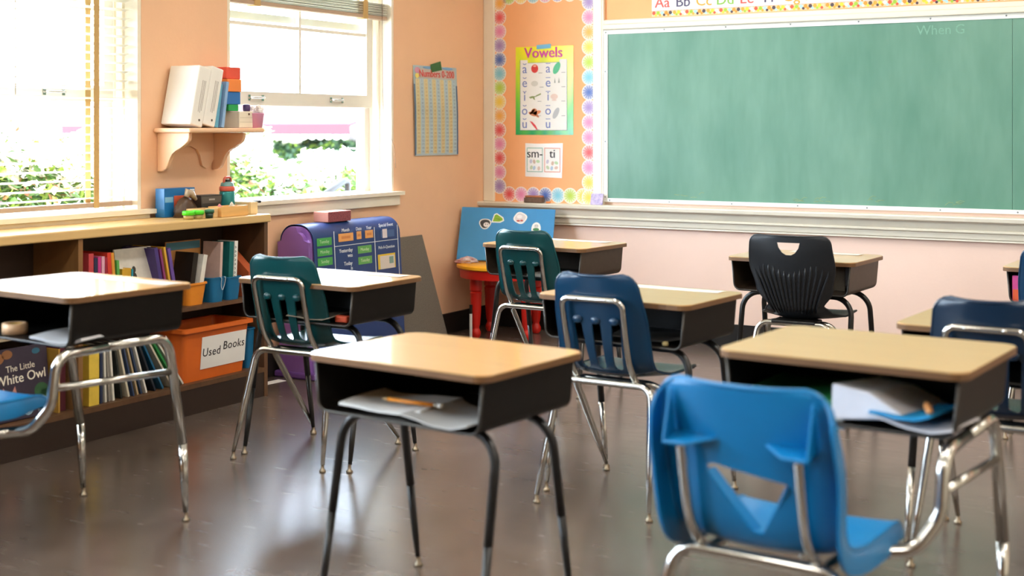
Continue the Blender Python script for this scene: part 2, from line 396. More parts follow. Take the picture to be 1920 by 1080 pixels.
# ================================================================== FRONT WALL
# bulletin board
M_orange = mat('orange backing paper', '#f7b27c', .75, var=(2.2, .05), bump=(9, .12))
t = thing('bulletin_board', 'orange paper bulletin board in cream frame beside the chalkboard', 'bulletin board', (0, 0, 0))
bm = bm_new(); bx2(bm, (.075, -.012, .822), (.83, -.0005, 2.19)); obj('backing_paper', bm, M_orange, t)
bm = bm_new()
bx2(bm, (.0006, -.03, .8225), (.083, -.0005, 2.27)); bx2(bm, (.813, -.03, .8225), (.8775, -.0005, 2.27)); bx2(bm, (.083, -.03, 2.19), (.813, -.0005, 2.27)); bevel(bm, .004, 1)
obj('frame', bm, M_trim, t)
def rosette_mat():
    m = bpy.data.materials.new('starburst print'); m.use_nodes = True; nt = m.node_tree; L = nt.links; b = nt.nodes['Principled BSDF']; b.inputs['Roughness'].default_value = .5
    tc = nt.nodes.new('ShaderNodeTexCoord'); sp = nt.nodes.new('ShaderNodeSeparateXYZ'); L.new(tc.outputs['Object'], sp.inputs[0])
    at = nt.nodes.new('ShaderNodeMath'); at.operation = 'ARCTAN2'; L.new(sp.outputs[2], at.inputs[0]); L.new(sp.outputs[0], at.inputs[1])
    mu = nt.nodes.new('ShaderNodeMath'); mu.operation = 'MULTIPLY'; mu.inputs[1].default_value = 14; L.new(at.outputs[0], mu.inputs[0])
    si = nt.nodes.new('ShaderNodeMath'); si.operation = 'SINE'; L.new(mu.outputs[0], si.inputs[0])
    ln = nt.nodes.new('ShaderNodeVectorMath'); ln.operation = 'LENGTH'; L.new(tc.outputs['Object'], ln.inputs[0])
    mr = nt.nodes.new('ShaderNodeMapRange'); mr.inputs[1].default_value = .006; mr.inputs[2].default_value = .043; mr.inputs[3].default_value = 1.1; mr.inputs[4].default_value = .5; L.new(ln.outputs['Value'], mr.inputs[0])
    ma = nt.nodes.new('ShaderNodeMath'); ma.operation = 'MULTIPLY_ADD'; ma.inputs[1].default_value = .2; L.new(si.outputs[0], ma.inputs[0]); L.new(mr.outputs[0], ma.inputs[2]); ma.use_clamp = True
    lt = nt.nodes.new('ShaderNodeMath'); lt.operation = 'LESS_THAN'; lt.inputs[1].default_value = .0455; L.new(ln.outputs['Value'], lt.inputs[0])
    fm = nt.nodes.new('ShaderNodeMath'); fm.operation = 'MULTIPLY'; L.new(ma.outputs[0], fm.inputs[0]); L.new(lt.outputs[0], fm.inputs[1])
    oi = nt.nodes.new('ShaderNodeObjectInfo'); mx = nt.nodes.new('ShaderNodeMix'); mx.data_type = 'RGBA'; mx.inputs[6].default_value = rgb('#f7f2ea')
    L.new(fm.outputs[0], mx.inputs[0]); L.new(oi.outputs['Color'], mx.inputs[7]); L.new(mx.outputs[2], b.inputs['Base Color'])
    return m
M_ros = rosette_mat()
bd = thing('scalloped_border', 'white scalloped paper border with coloured starbursts around the orange board', 'paper border', (0, -.0125, 0))
bm = bm_new(); pts = []
for k in range(24): pts.append((.0505 * math.cos(2 * PI * k / 24), .0505 * math.sin(2 * PI * k / 24)))
prism(bm, pts, .0012, FW(0, 0)); rme = bpy.data.meshes.new('rosette'); bmesh.ops.recalc_face_normals(bm, faces=list(bm.faces)); bm.to_mesh(rme); bm.free(); rme.materials.append(M_ros)
RC = {'r': '#e5484d', 'p': '#e887b5', 'v': '#a486c4', 'b': '#3c63b8', 'c': '#7cc8dc', 'l': '#b5d13c', 'y': '#f2cf45', 'o': '#f0ab3e'}
def ros(x, z, c, k):
    o = bpy.data.objects.new('rosette', rme); COL.objects.link(o); o.parent = bd; o.location = (x, -.0014 * (k % 2), z); o.color = rgb(RC[c])
zs = [2.127 - .0927 * k for k in range(14)]
for k, z in enumerate(zs): ros(.118, z, 'orpvbclyorprpv'[k], k)
for k in range(14): ros(.778, 2.105 - .0955 * k, 'vpoylcbvpprpyy'[k], k)
for k in range(7): ros(.192 + .0905 * k, .872, 'rpvbcly'[k], k)
for k in range(7): ros(.19 + .0905 * k, 2.165, 'lycpvyl'[k], k)

# vowels poster
def poster_mat():
    m = bpy.data.materials.new('yellow to green poster print'); m.use_nodes = True; nt = m.node_tree; L = nt.links; b = nt.nodes['Principled BSDF']; b.inputs['Roughness'].default_value = .25
    tc = nt.nodes.new('ShaderNodeTexCoord'); sp = nt.nodes.new('ShaderNodeSeparateXYZ'); L.new(tc.outputs['Object'], sp.inputs[0])
    n = nt.nodes.new('ShaderNodeTexWave'); n.inputs['Scale'].default_value = 3; n.inputs['Distortion'].default_value = 6; n.inputs['Detail'].default_value = 1; L.new(tc.outputs['Object'], n.inputs[0])
    ma = nt.nodes.new('ShaderNodeMath'); ma.operation = 'MULTIPLY_ADD'; ma.inputs[1].default_value = .09; L.new(n.outputs['Fac'], ma.inputs[0]); L.new(sp.outputs[2], ma.inputs[2])
    mr = nt.nodes.new('ShaderNodeMapRange'); mr.inputs[1].default_value = 0; mr.inputs[2].default_value = .62; L.new(ma.outputs[0], mr.inputs[0])
    cr = nt.nodes.new('ShaderNodeValToRGB'); L.new(mr.outputs[0], cr.inputs[0]); e = cr.color_ramp.elements
    e[0].color = rgb('#17a05a'); e[1].color = rgb('#f4ec2a'); x = e.new(.35); x.color = rgb('#6cc93e'); x = e.new(.7); x.color = rgb('#cfe338')
    L.new(cr.outputs[0], b.inputs['Base Color']); return m
vp = thing('vowels_poster', 'green and yellow vowels poster taped to the orange board', 'poster', (.242, -.0142, 1.261))
w, h = .426, .573
bm = bm_new(); prism(bm, [(0, 0), (w, 0), (w, h), (0, h)], .0008, FW(0, 0)); obj('sheet', bm, poster_mat(), vp)
F = FW(0, 0, -.0008)
flat('white_panel', [[(.034, .03), (.38, .03), (.38, .487), (.325, .487), (.325, .468), (.09, .468), (.09, .487), (.034, .487)]], M_white, F, vp)
flat('panel_border', [[(.033, .029), (.035, .029), (.035, .488), (.033, .488)], [(.379, .029), (.381, .029), (.381, .488), (.379, .488)], [(.033, .029), (.381, .029), (.381, .031), (.033, .031)], [(.09, .467), (.325, .467), (.325, .469), (.09, .469)]], flat_mat('#454a70'), F, vp, lift=.0009)
text('title_lettering', 'Vowels', .096, flat_mat('#c9379b'), F @ Matrix.Translation((.205, .53, 0)), vp, bold=.004)
M_ltr = flat_mat('#6a7dc0')
for i, (c, yy) in enumerate(zip('aeiou', (.428, .337, .248, .157, .07))):
    for x, nm in ((.068, 'short_vowel'), (.242, 'long_vowel')):
        text(nm, c, .085, M_ltr, F @ Matrix.Translation((x, yy, 0)), vp, lift=.0012)
    flat('breve_mark', [[(.053, yy + .036), (.06, yy + .03), (.068, yy + .028), (.076, yy + .03), (.083, yy + .036), (.08, yy + .038), (.068, yy + .032), (.056, yy + .038)]], M_ltr, F, vp, lift=.0012)
    flat('macron_mark', [[(.225, yy + .031), (.259, yy + .031), (.259, yy + .035), (.225, yy + .035)]], M_ltr, F, vp, lift=.0012)
flat('apple_picture', [ell(.143, .43, .026, .028)], flat_mat('#d43a35'), F, vp, lift=.0011)
flat('apple_highlight', [ell(.143, .447, .012, .006)], flat_mat('#f0b9a0'), F, vp, lift=.0016)
flat('leaf_picture', [ell(.305, .43, .022, .042, rot=-.5)], flat_mat('#5cc193'), F, vp, lift=.0011)
flat('egg_picture', [ell(.142, .333, .026, .018)], flat_mat('#d7d6cf'), F, vp, lift=.0011)
flat('wing_picture', [[(.287, .335), (.292, .37), (.297, .335)], [(.315, .335), (.322, .37), (.328, .335)]], flat_mat('#9aa29c'), F, vp, lift=.0011)
flat('lizard_picture', [[(.10, .245), (.125, .252), (.16, .25), (.19, .262), (.187, .27), (.158, .258), (.14, .243), (.147, .228), (.138, .228), (.128, .24), (.112, .236)]], flat_mat('#8a9a5b'), F, vp, lift=.0011)
flat('sundae_picture', [ell(.287, .247, .027, .018), ell(.287, .225, .018, .006)], flat_mat('#e6cfc6'), F, vp, lift=.0011)
flat('octopus_picture', [ell(.14, .152, .022, .02), ell(.16, .145, .03, .012, rot=.3), ell(.125, .135, .03, .01, rot=-.4), ell(.155, .13, .026, .008, rot=-.7), ell(.125, .15, .026, .009, rot=.7)], flat_mat('#e08a5e'), F, vp, lift=.0011)
flat('grey_picture', [ell(.30, .14, .018, .04, rot=-.5)], flat_mat('#b9bcc0'), F, vp, lift=.0011)
flat('umbrella_picture', [[(.105, .09), (.125, .085), (.15, .062), (.165, .035), (.155, .035), (.13, .06)]], flat_mat('#d9434a'), F, vp, lift=.0011)
flat('caption_line', [[(x, y), (x + .028, y), (x + .028, y + .003), (x, y + .003)] for x, y in ((.172, .40), (.18, .308), (.165, .216), (.16, .122), (.15, .032), (.34, .40), (.34, .308), (.34, .216), (.34, .122))], flat_mat('#8c8f99'), F, vp, lift=.0011)
tp = obj('tape_strip', prism(bm_new(), [(.157, .555), (.262, .56), (.262, .588), (.157, .582)], .0006, F @ Matrix.Translation((0, 0, .0006))), mat('blue painter tape', '#6fb4d8', .6, var=(30, .05)), vp)
# blend cards
bc = thing('phonics_cards', 'white taped sheet with two letter cards below the vowels poster', 'cards', (.314, -.0142, .99))
bm = bm_new(); prism(bm, [(0, .0), (.27, -.006), (.277, .218), (.09, .214), (.0, .217)], .0006, FW(0, 0)); obj('sheet', bm, mat('glossy white paper', '#f4f2ee', .25, var=(5, .03)), bc)
F = FW(0, 0, -.0006)
for i, (x0, edge, s) in enumerate(((.012, '#8fb9a8', 'sm-'), (.142, '#e08f7c', 'ti'))):
    x1 = x0 + .118
    cdp = flat('letter_card', [[(x0, .03), (x1, .03), (x1, .188), (x0, .188)]], flat_mat(edge), F, bc)
    flat('card_face', [[(x0 + .005, .035), (x1 - .005, .035), (x1 - .005, .183), (x0 + .005, .183)]], M_white, F, cdp, lift=.0009)
    text('card_lettering', s, .08, M_print, F @ Matrix.Translation((x0 + .059, .148, 0)), cdp, lift=.0013, bold=.002)
    rnd = random.Random(i)
    for k, hx in enumerate(('#c3d2b4', '#b3cbdd', '#dcc3b3', '#c9c7d6', '#d2b8a6', '#bddbae')):
        flat('small_picture', [ell(x0 + .03 + .028 * (k % 3) + rnd.uniform(-.006, .006), .056 + .038 * (k // 3) + rnd.uniform(-.006, .006), .014, .01, rot=rnd.uniform(0, 3))], flat_mat(hx), F, cdp, lift=.0013)

# chalkboard
def chalk_mat():
    m = bpy.data.materials.new('chalk dusted green board'); m.use_nodes = True; nt = m.node_tree; L = nt.links; b = nt.nodes['Principled BSDF']
    tc = nt.nodes.new('ShaderNodeTexCoord')
    def noise(scale, st, rot, det=5):
        mp = nt.nodes.new('ShaderNodeMapping'); mp.inputs['Scale'].default_value = st; mp.inputs['Rotation'].default_value = (0, rot, 0); L.new(tc.outputs['Object'], mp.inputs[0])
        n = nt.nodes.new('ShaderNodeTexNoise'); n.inputs['Scale'].default_value = scale; n.inputs['Detail'].default_value = det; n.inputs['Roughness'].default_value = .6; L.new(mp.outputs[0], n.inputs[0]); return n
    a = noise(1.5, (1.9, 1, .6), .45, 4); c = noise(7, (3.2, 1, .5), .3, 6); d = noise(.9, (1, 1, 1), 0, 2)
    m1 = nt.nodes.new('ShaderNodeMath'); m1.operation = 'MULTIPLY_ADD'; m1.inputs[1].default_value = .16; L.new(c.outputs[0], m1.inputs[0]); L.new(a.outputs[0], m1.inputs[2])
    m2 = nt.nodes.new('ShaderNodeMath'); m2.operation = 'MULTIPLY_ADD'; m2.inputs[1].default_value = .5; L.new(d.outputs[0], m2.inputs[0]); L.new(m1.outputs[0], m2.inputs[2])
    cr = nt.nodes.new('ShaderNodeValToRGB'); cr.color_ramp.elements[0].position = .5; cr.color_ramp.elements[1].position = 1.2
    cr.color_ramp.elements[0].color = rgb('#447a64'); cr.color_ramp.elements[1].color = rgb('#6f9a86'); L.new(m2.outputs[0], cr.inputs[0]); L.new(cr.outputs[0], b.inputs['Base Color'])
    b.inputs['Roughness'].default_value = .42; return m
CX1 = 6.4
cb = thing('chalkboard', 'large green chalkboard with white screwed frame on the front wall', 'chalkboard', (0, -.0006, 0))
M_cgreen = chalk_mat()
for k, (x0, x1) in enumerate(((.915, 3.331), (3.333, CX1 - .03))):
    bm = bm_new(); bx2(bm, (x0, -.018, .865), (x1, 0, 1.894)); obj('slate_panel', bm, M_cgreen, cb)
M_alu = mat('white painted metal frame', '#f1f0ea', .35, var=(6, .04))
bm = bm_new(); bx2(bm, (.888, -.024, .8415), (.9148, 0, 1.922)); bx2(bm, (CX1 - .03, -.024, .8415), (CX1, 0, 1.922)); bx2(bm, (.9148, -.024, .8415), (CX1 - .03, 0, .8648)); bx2(bm, (.9148, -.024, 1.8942), (CX1 - .03, 0, 1.922)); fr = obj('frame', bm, M_alu, cb)
bm = bm_new(); lathe(bm, [(0, .0025), (.003, .0022), (.0048, .0006), (.005, 0)], 10); sme = bpy.data.meshes.new('screw'); bmesh.ops.recalc_face_normals(bm, faces=list(bm.faces)); bm.to_mesh(sme); bm.free(); sme.materials.append(mat('dull screw', '#8b8f93', .4, metal=.6, var=(60, .1)))
def screw(x, z):
    o = bpy.data.objects.new('screw', sme); COL.objects.link(o); o.parent = fr; o.location = (x, -.024, z); o.rotation_euler = (R(90), 0, 0)
for k in range(14):
    screw(.902 + .40 * k if k else .902, 1.91 - (.0 if k else .004)); screw(.93 + .405 * k, .852)
for z in (.872, 1.22, 1.66): screw(.8985, z)
M_chalk = mat('faded white chalk', '#7ba893', .9, var=(90, .15))
text('chalk_writing', 'When', .075, M_chalk, FW(2.92, 1.845, -.018), cb, lift=.0004, extrude=.0001); text('chalk_writing', 'G', .075, M_chalk, FW(3.06, 1.845, -.018), cb, lift=.0004, extrude=.0001)
M_chalk2 = mat('yellow chalk scribble', '#9fae7c', .9, var=(90, .15))
rnd = random.Random(3)
for (cx, cz, n, sp) in ((2.2, .882, 9, .16), (2.55, .895, 4, .06), (3.0, .885, 4, .05), (1.45, .89, 4, .1)):
    bm = bm_new()
    for k in range(n):
        x = cx + rnd.uniform(-sp, sp); z = cz + rnd.uniform(-.008, .012); l = rnd.uniform(.02, .05); a = rnd.uniform(-.3, .9)
        tube(bm, [(x, -.0183, z), (x + l * .5, -.0186, z + l * .5 * math.sin(a)), (x + l, -.0183, z + l * .4 * math.sin(a))], .0012, 4)
    obj('chalk_scribble', bm, M_chalk2, cb)
# wood trim around the board
bm = bm_new(); bx2(bm, (.8778, -.028, .8222), (.8878, -.0006, 2.27)); struct('trim_1', bm, M_rail, 'narrow cream upright between bulletin board and chalkboard')
bm = bm_new(); bx2(bm, (.888, -.045, 1.9225), (CX1 + .05, -.0006, 1.955)); bx2(bm, (.888, -.032, 1.955), (CX1 + .05, -.0006, 1.985)); bevel(bm, .006, 2); struct('trim_2', bm, M_rail, 'cream wooden rail above the chalkboard')
bm = bm_new()
prof = [(-.0006, .822), (-.10, .822), (-.104, .816), (-.10, .798), (-.09, .792), (-.072, .79), (-.066, .78), (-.056, .755), (-.05, .748), (-.058, .742), (-.058, .736), (-.04, .73), (-.036, .70), (-.028, .694), (-.03, .686), (-.0006, .686)]
prism(bm, [(p[0], p[1]) for p in prof], CX1 - .05, Matrix(((0, 0, 1, .0006), (1, 0, 0, 0), (0, 1, 0, 0), (0, 0, 0, 1)))); struct('trim_3', bm, M_rail, 'stepped cream chalk tray moulding under the boards')
bm = bm_new(); bx2(bm, (.888, -.006, 1.9855), (CX1, -.0006, 2.6)); o = obj('display_paper', bm, M_orange); tag(o, 'orange backing paper above the chalkboard behind the alphabet', 'paper')
bm = bm_new(); bx2(bm, (.888, -.03, 2.6), (CX1, -.0006, 2.67)); struct('trim_4', bm, M_rail, 'cream rail above the orange display paper')
# alphabet strips
DOTC = ['#e8553a', '#f0912f', '#f3cf3a', '#9cc23b', '#4a3d48', '#f6f1e4', '#a8d6e6', '#f2a33c']
LC = ['#d8574f', '#4c4566', '#e9a23e', '#86b84a']
x = 1.211; strips = ['Aa Bb Cc Dd Ee Ff Gg Hh', 'Ii Jj Kk Ll', 'Mm Nn Oo Pp Qq Rr Ss Tt', 'Uu Vv Ww Xx Yy Zz']
names = ['first alphabet strip Aa to Hh with polka dot edge above the chalkboard', 'alphabet strip Ii to Ll with polka dot edge above the chalkboard', 'alphabet strip starting at Mm at the right edge above the chalkboard', 'last alphabet strip ending in Zz above the chalkboard']
dot_me = {}
for si, s in enumerate(strips):
    ls = s.split(); wd = len(ls) * .1365
    t = thing('alphabet_strip', names[si], 'alphabet strip', (x, -.0062 - .0012 * (si % 2), 1.9925), group='alphabet strips')
    F = FW(0, 0)
    bm = bm_new(); prism(bm, [(0, 0), (wd - .002, 0), (wd - .002, .22), (0, .22)], .0008, F); obj('strip', bm, M_white, t)
    F = FW(0, 0, -.0008)
    flat('dotted_band', [[(0, 0), (wd - .002, 0), (wd - .002, .034), (0, .034)]], flat_mat('#f0c9a0'), F, t)
    flat('red_rule', [[(0, .034), (wd - .002, .034), (wd - .002, .036), (0, .036)]], flat_mat('#d9624f'), F, t)
    n = int(wd / .0275)
    for k in range(n):
        for (cx, cz, rr, c) in ((.0145 + .0275 * k, .022, .0115, DOTC[(k * 3 + si) % 8]), (.028 + .0275 * k, .0095, .0082, DOTC[(k * 5 + 2) % 8])):
            if cx + rr > wd - .003: continue
            key = (rr, c)
            if key not in dot_me:
                bm = bm_new(); prism(bm, ell(0, 0, rr, rr, 10), .0004, F); bmesh.ops.recalc_face_normals(bm, faces=list(bm.faces)); me = bpy.data.meshes.new('polka_dot'); bm.to_mesh(me); bm.free(); me.materials.append(flat_mat(c)); dot_me[key] = me
            o = bpy.data.objects.new('polka_dot', dot_me[key]); COL.objects.link(o); o.parent = t; o.location = (cx, -.0009 - (.0003 if rr < .01 else 0), cz)
    for i, l in enumerate(ls):
        text('letter_pair', l, .092, flat_mat(LC[(i + si) % 4]), F @ Matrix.Translation((.07 + .1365 * i, .083, 0)), t, bold=.002)
    x += wd
# things on the chalk tray
bm = bm_new(); bx(bm, (0, 0, .018), (.13, .05, .034)); bevel(bm, .006, 2)
e = thing('board_eraser', 'worn brown chalkboard eraser lying on the tray', 'eraser', (.41, -.066, .822), R(10)); obj('felt_pad', bm, mat('brown dusty felt', '#6e5546', .95, var=(60, .25)), e)
bm = bm_new(); bx(bm, (0, .002, .042), (.12, .038, .012)); bevel(bm, .004, 2); obj('handle', bm, mat('worn orange wood', '#b06a43', .5, var=(14, .2)), e)
bm = bm_new(); lathe(bm, [(0, 0), (.006, .0003), (.0065, .02), (.005, .03), (0, .031)], 10); bmesh.ops.rotate(bm, verts=bm.verts, matrix=Matrix.Rotation(R(90), 3, 'Y')); bmesh.ops.translate(bm, verts=bm.verts, vec=(0, 0, .0066))
o = obj('chalk_stub', bm, mat('orange chalk', '#e0854a', .9, var=(60, .1))); o.location = (.50, -.07, .822); tag(o, 'orange chalk stub beside the eraser on the tray', 'chalk')
pc = thing('patterned_card', 'small purple patterned card standing on the tray', 'card', (.855, -.06, .8222), 0)
M_pat = mat('purple doodle print', '#7a6fae', .5, var=(38, .5, '#d9c7dd'))
bm = bm_new(); prism(bm, rrect(.085, .072, .006, cy=.036), .004, FW(0, 0)); bmesh.ops.rotate(bm, verts=bm.verts, matrix=Matrix.Rotation(R(-14), 3, 'X')); obj('card_face', bm, M_pat, pc)
bm = bm_new(); bx(bm, (0, .022, .012), (.04, .03, .024)); obj('stand', bm, M_white, pc)

# ================================================================== NUMBER CHART on the left wall
nc = thing('number_chart', 'tall paper number chart taped to the peach wall by the window', 'chart', (0.002, -.605, 1.135))
CW, CH = .49, .555
def curl(v):     # the loose sheet bows off the wall and its foot kicks sideways
    t = v.z / CH
    return V((v.x + .012 * math.sin(PI * min(1, t)) + .035 * max(0, .32 - t) ** 1.4, v.y + .028 * max(0, .35 - t) + .004 * math.sin(6 * t), v.z))
def curl_ob(o):
    for vv in o.data.vertices: vv.co = curl(vv.co)
    return o
def sheet(y0, y1, z0, z1, x, n=24, ny=2):
    bm = bm_new(); g = [[bm.verts.new((x, y0 + (y1 - y0) * i / ny, z0 + (z1 - z0) * k / n)) for i in range(ny + 1)] for k in range(n + 1)]
    for k in range(n):
        for i in range(ny): bm.faces.new((g[k][i], g[k][i + 1], g[k + 1][i + 1], g[k + 1][i]))
    r = bmesh.ops.solidify(bm, geom=list(bm.faces), thickness=.0006)
    return bm
curl_ob(obj('sheet', sheet(-CW / 2, CW / 2, 0, CH, 0), mat('pale blue chart paper', '#dcecf3', .55, var=(5, .05)), nc))
curl_ob(obj('blue_margin', sheet(CW / 2 - .016, CW / 2 - .001, .004, .44, .0012), flat_mat('#6f8fb8'), nc))
curl_ob(obj('blue_margin', sheet(-CW / 2 + .001, -CW / 2 + .014, .004, .44, .0012), flat_mat('#7fa0c0'), nc))
curl_ob(obj('title_band', sheet(-CW / 2 + .06, CW / 2 - .02, .478, .538, .0012, 4), flat_mat('#efe6df'), nc))
colw = (CW - .04) / 10; rows = 20; rh = .462 / rows
for i in range(10):
    y0 = -CW / 2 + .02 + colw * i
    curl_ob(obj('number_column', sheet(y0, y0 + colw - .001, .012, .474, .0014, 24, 1), flat_mat('#fff1cc' if i % 2 == 0 else '#e4f3f9'), nc))
digit = {c: text_mesh(c, .019, extrude=.0001) for c in '0123456789'}
def number_print(which, col):
    bm = bm_new()
    for r_ in range(rows):
        for i in range(10):
            if i % 2 != which: continue
            n = str(r_ * 10 + i + 1); yc = -CW / 2 + .02 + colw * (i + .5); zc = .474 - rh * (r_ + .5)
            for k, ch in enumerate(n):
                me = digit[ch].copy(); me.transform(LW(yc + (k - (len(n) - 1) / 2) * .0105, zc, .0024)); bm.from_mesh(me); bpy.data.meshes.remove(me)
    o = obj('printed_numbers', bm, flat_mat(col), nc); curl_ob(o); o['kind'] = 'stuff'
number_print(0, '#d8b878'); number_print(1, '#a5b4c0')
curl_ob(text('title_lettering', 'Numbers 0-200', .062, flat_mat('#d8524f'), LW(.012, .506, .002), nc, bold=.003))
curl_ob(flat('corner_picture', [ell(-.2, .525, .03, .02)], flat_mat('#d79ab0'), LW(0, 0, .0012), nc)); curl_ob(flat('corner_picture', [ell(-.205, .492, .022, .016)], flat_mat('#e5cf6a'), LW(0, 0, .0012), nc))
curl_ob(flat('sky_picture', [ell(-.08, .545, .06, .009), ell(.14, .545, .06, .009)], flat_mat('#7fa9cf'), LW(0, 0, .0012), nc))
bm = bm_new(); prism(bm, [(-.055, .515), (.07, .535), (.055, .59), (-.06, .565)], .0008, LW(0, 0, .0035)); bx2(bm, (-.001, -.02, .565), (.004, .03, .57)); obj('tape_strip', bm, mat('dark green tape', '#2f6b3a', .55, var=(30, .12)), nc)

# ================================================================== WALL SHELF
M_peachwood = mat('peach painted wood', '#edc29d', .45, var=(6, .04))
sh = thing('wall_shelf', 'small peach wooden shelf on scrolled brackets between the windows', 'shelf', (.001, -2.74, 1.27))
bm = bm_new(); bx2(bm, (0, -.26, .012), (.235, .26, .034)); bevel(bm, .008, 3); obj('shelf_board', bm, M_peachwood, sh)
br = [(0, 0.0115), (.205, .0115), (.205, -.01)] + [tuple(p) for p in [(.198, -.028), (.178, -.044), (.152, -.054), (.138, -.066), (.120, -.072), (.096, -.084), (.08, -.106), (.07, -.136), (.056, -.158), (.034, -.17), (.0, -.172)]]
for y in (-.235, .135):
    bm = bm_new(); prism(bm, br, .022, Matrix(((1, 0, 0, 0), (0, 0, 1, y), (0, 1, 0, 0), (0, 0, 0, 1)))); bevel(bm, .003, 1); obj('bracket', bm, M_peachwood, sh)
bm = bm_new()
prism(bm, [(-.213, .0115), (.135, .0115), (.135, -.12), (.115, -.15), (.085, -.165), (.055, -.15), (.04, -.10), (.02, -.07), (-.02, -.055), (-.09, -.05), (-.125, -.07), (-.14, -.11), (-.15, -.16), (-.18, -.17), (-.213, -.172)], .014, LW(0, 0)); obj('back_rail', bm, M_peachwood, sh)
# shelf contents
SZ = 1.3045
def book(label, th, h, d, col, loc, rz=0, lean=0, cat='book', name='book', group=None, pages='#efe9da', axis='Y', parts=None):
    """book standing on its tail with the spine towards local +x; thickness along local y; lean tilts about the local x axis"""
    t = thing(name, label, cat, loc, rz, group); t.rotation_euler = (lean, 0, rz)
    m = mat('cover ' + col, col, .45, var=(14, .12)); c = min(.003, th * .18)
    bm = bm_new(); bx2(bm, (-d, -th / 2, 0), (0, -th / 2 + c, h)); bx2(bm, (-d, th / 2 - c, 0), (0, th / 2, h)); bx2(bm, (-c, -th / 2 + c, 0), (0, th / 2 - c, h)); obj('cover', bm, m, t)
    bm = bm_new(); bx2(bm, (-d + .004, -th / 2 + c * 1.05, .004), (-c * 1.05, th / 2 - c * 1.05, h - .004)); obj('pages', bm, mat('page block ' + pages, pages, .8, var=(60, .06), stretch=(1, 20, 1)), t)
    return t
# two big white binders, leaning
for k, (y, lab) in enumerate(((-2.927, 'large white binder leaning at the front of the wall shelf'), (-2.842, 'white binder with printed spine behind the first on the shelf'))):
    t = thing('ring_binder', lab, 'binder', (.205, y, SZ + .0098), 0); t.rotation_euler = (R(-13), 0, R(0))
    bm = bm_new(); bx2(bm, (-.19, -.0405, 0), (0, .0405, .285)); bevel(bm, .006, 2); c = obj('cover', bm, mat('white vinyl', '#f1efe9', .4, var=(6, .02)), t)
    bm = bm_new(); bx2(bm, (-.196, -.03, .006), (-.1903, .03, .279)); obj('pages', bm, mat('page block #efe9da', '#efe9da', .8, var=(60, .06), stretch=(1, 20, 1)), t)
    for zz in (-.006, .004, .013): flat('spine_print', [[(zz, .06 + .03 * abs(zz) * 40), (zz + .0035, .06 + .03 * abs(zz) * 40), (zz + .0035, .22), (zz, .22)]], flat_mat('#b3ada6'), LW(0, 0, .0003), c)
    flat('spine_dot', [ell(0, 0, .006, .006, 12)], flat_mat('#5a5148'), LW(.012, .03, .0003), c)
book('light blue workbook standing beside the white binders', .022, .21, .15, '#69aecb', (.19, -2.775, SZ + .003), 0, R(-9))
book('blue and lilac thin workbook beside the stacked colour blocks', .018, .222, .15, '#8fb3dc', (.2, -2.742, SZ + .003), 0, R(-9))
# card tray and colour blocks
t = thing('index_card_box', 'cream lined card box on the wall shelf under the blocks', 'box', (.12, -2.565, SZ))
bm = bm_new(); bx2(bm, (-.07, -.05, 0), (.07, .05, .082)); bevel(bm, .004, 2); b0 = obj('body', bm, mat('cream card', '#e9e0cc', .6, var=(8, .05)), t)
for z in (.028, .05): bm = bm_new(); bx2(bm, (.0702, -.045, z), (.0707, .045, z + .0012)); obj('ruled_line', bm, flat_mat('#a79c88'), b0)
bm = bm_new(); lathe(bm, [(0, .004), (.005, .003), (.006, 0)], 10); bmesh.ops.rotate(bm, verts=bm.verts, matrix=Matrix.Rotation(R(90), 3, 'Y')); bmesh.ops.translate(bm, verts=bm.verts, vec=(.07, .02, .068)); obj('brass_tack', bm, mat('brown tack', '#6d5138', .4, var=(30, .1)), b0)
z = SZ + .083
for k, (hx, hh, lab) in enumerate((('#1f9a4e', .032, 'green block at the bottom of the stack on the card box'), ('#2b6fb5', .062, 'blue block above the green one on the shelf'), ('#f0883e', .062, 'orange block above the blue one on the shelf'), ('#e5533d', .058, 'red block topping the stack on the shelf'))):
    bm = bm_new(); wx = .05 if k else .036; bx2(bm, (-.045, -wx, 0), (.045, wx, hh)); bevel(bm, .003, 2); o = obj('colour_block', bm, mat('block ' + hx, hx, .5, var=(8, .05))); o.location = (.10 + (.006 if k == 2 else 0), -2.605, z); z += hh + .0004
    tag(o, lab, 'block', 'stacked colour blocks')
bm = bm_new(); lathe(bm, [(0, 0), (.016, .0), (.018, .005), (.018, .03), (.012, .034), (0, .035)], 14); o = obj('bottle_cap', bm, mat('dark purple plastic', '#4a2f66', .4, var=(20, .1))); o.location = (.165, -2.535, SZ + .0825); tag(o, 'small dark purple cap on the cream card box', 'cap')
t = thing('pink_pot', 'translucent pink pot of white paper flowers at the shelf end', 'pot', (.17, -2.46 - .065, SZ)); t.location.y = -2.455 - .02
t.location = (.17, -2.462, SZ)
t.location = (.185, -2.535 + .05, SZ)
bm = bm_new(); lathe(bm, [(0, 0), (.03, 0), (.038, .07), (.04, .072), (.037, .073), (.03, .006), (0, .006)], 20); obj('pot', bm, mat('pink plastic', '#eda8cf', .4, var=(8, .04)), t)
rnd = random.Random(5); bm = bm_new()
for k in range(16):
    a = rnd.uniform(0, 2 * PI); rr = rnd.uniform(0, .03); bmesh.ops.create_icosphere(bm, subdivisions=1, radius=.014, matrix=Matrix.Translation((rr * math.cos(a), rr * math.sin(a), .075 + rnd.uniform(0, .03))))
obj('paper_flowers', bm, mat('white tissue', '#f5f1ef', .9, var=(30, .04)), t)['kind'] = 'stuff'

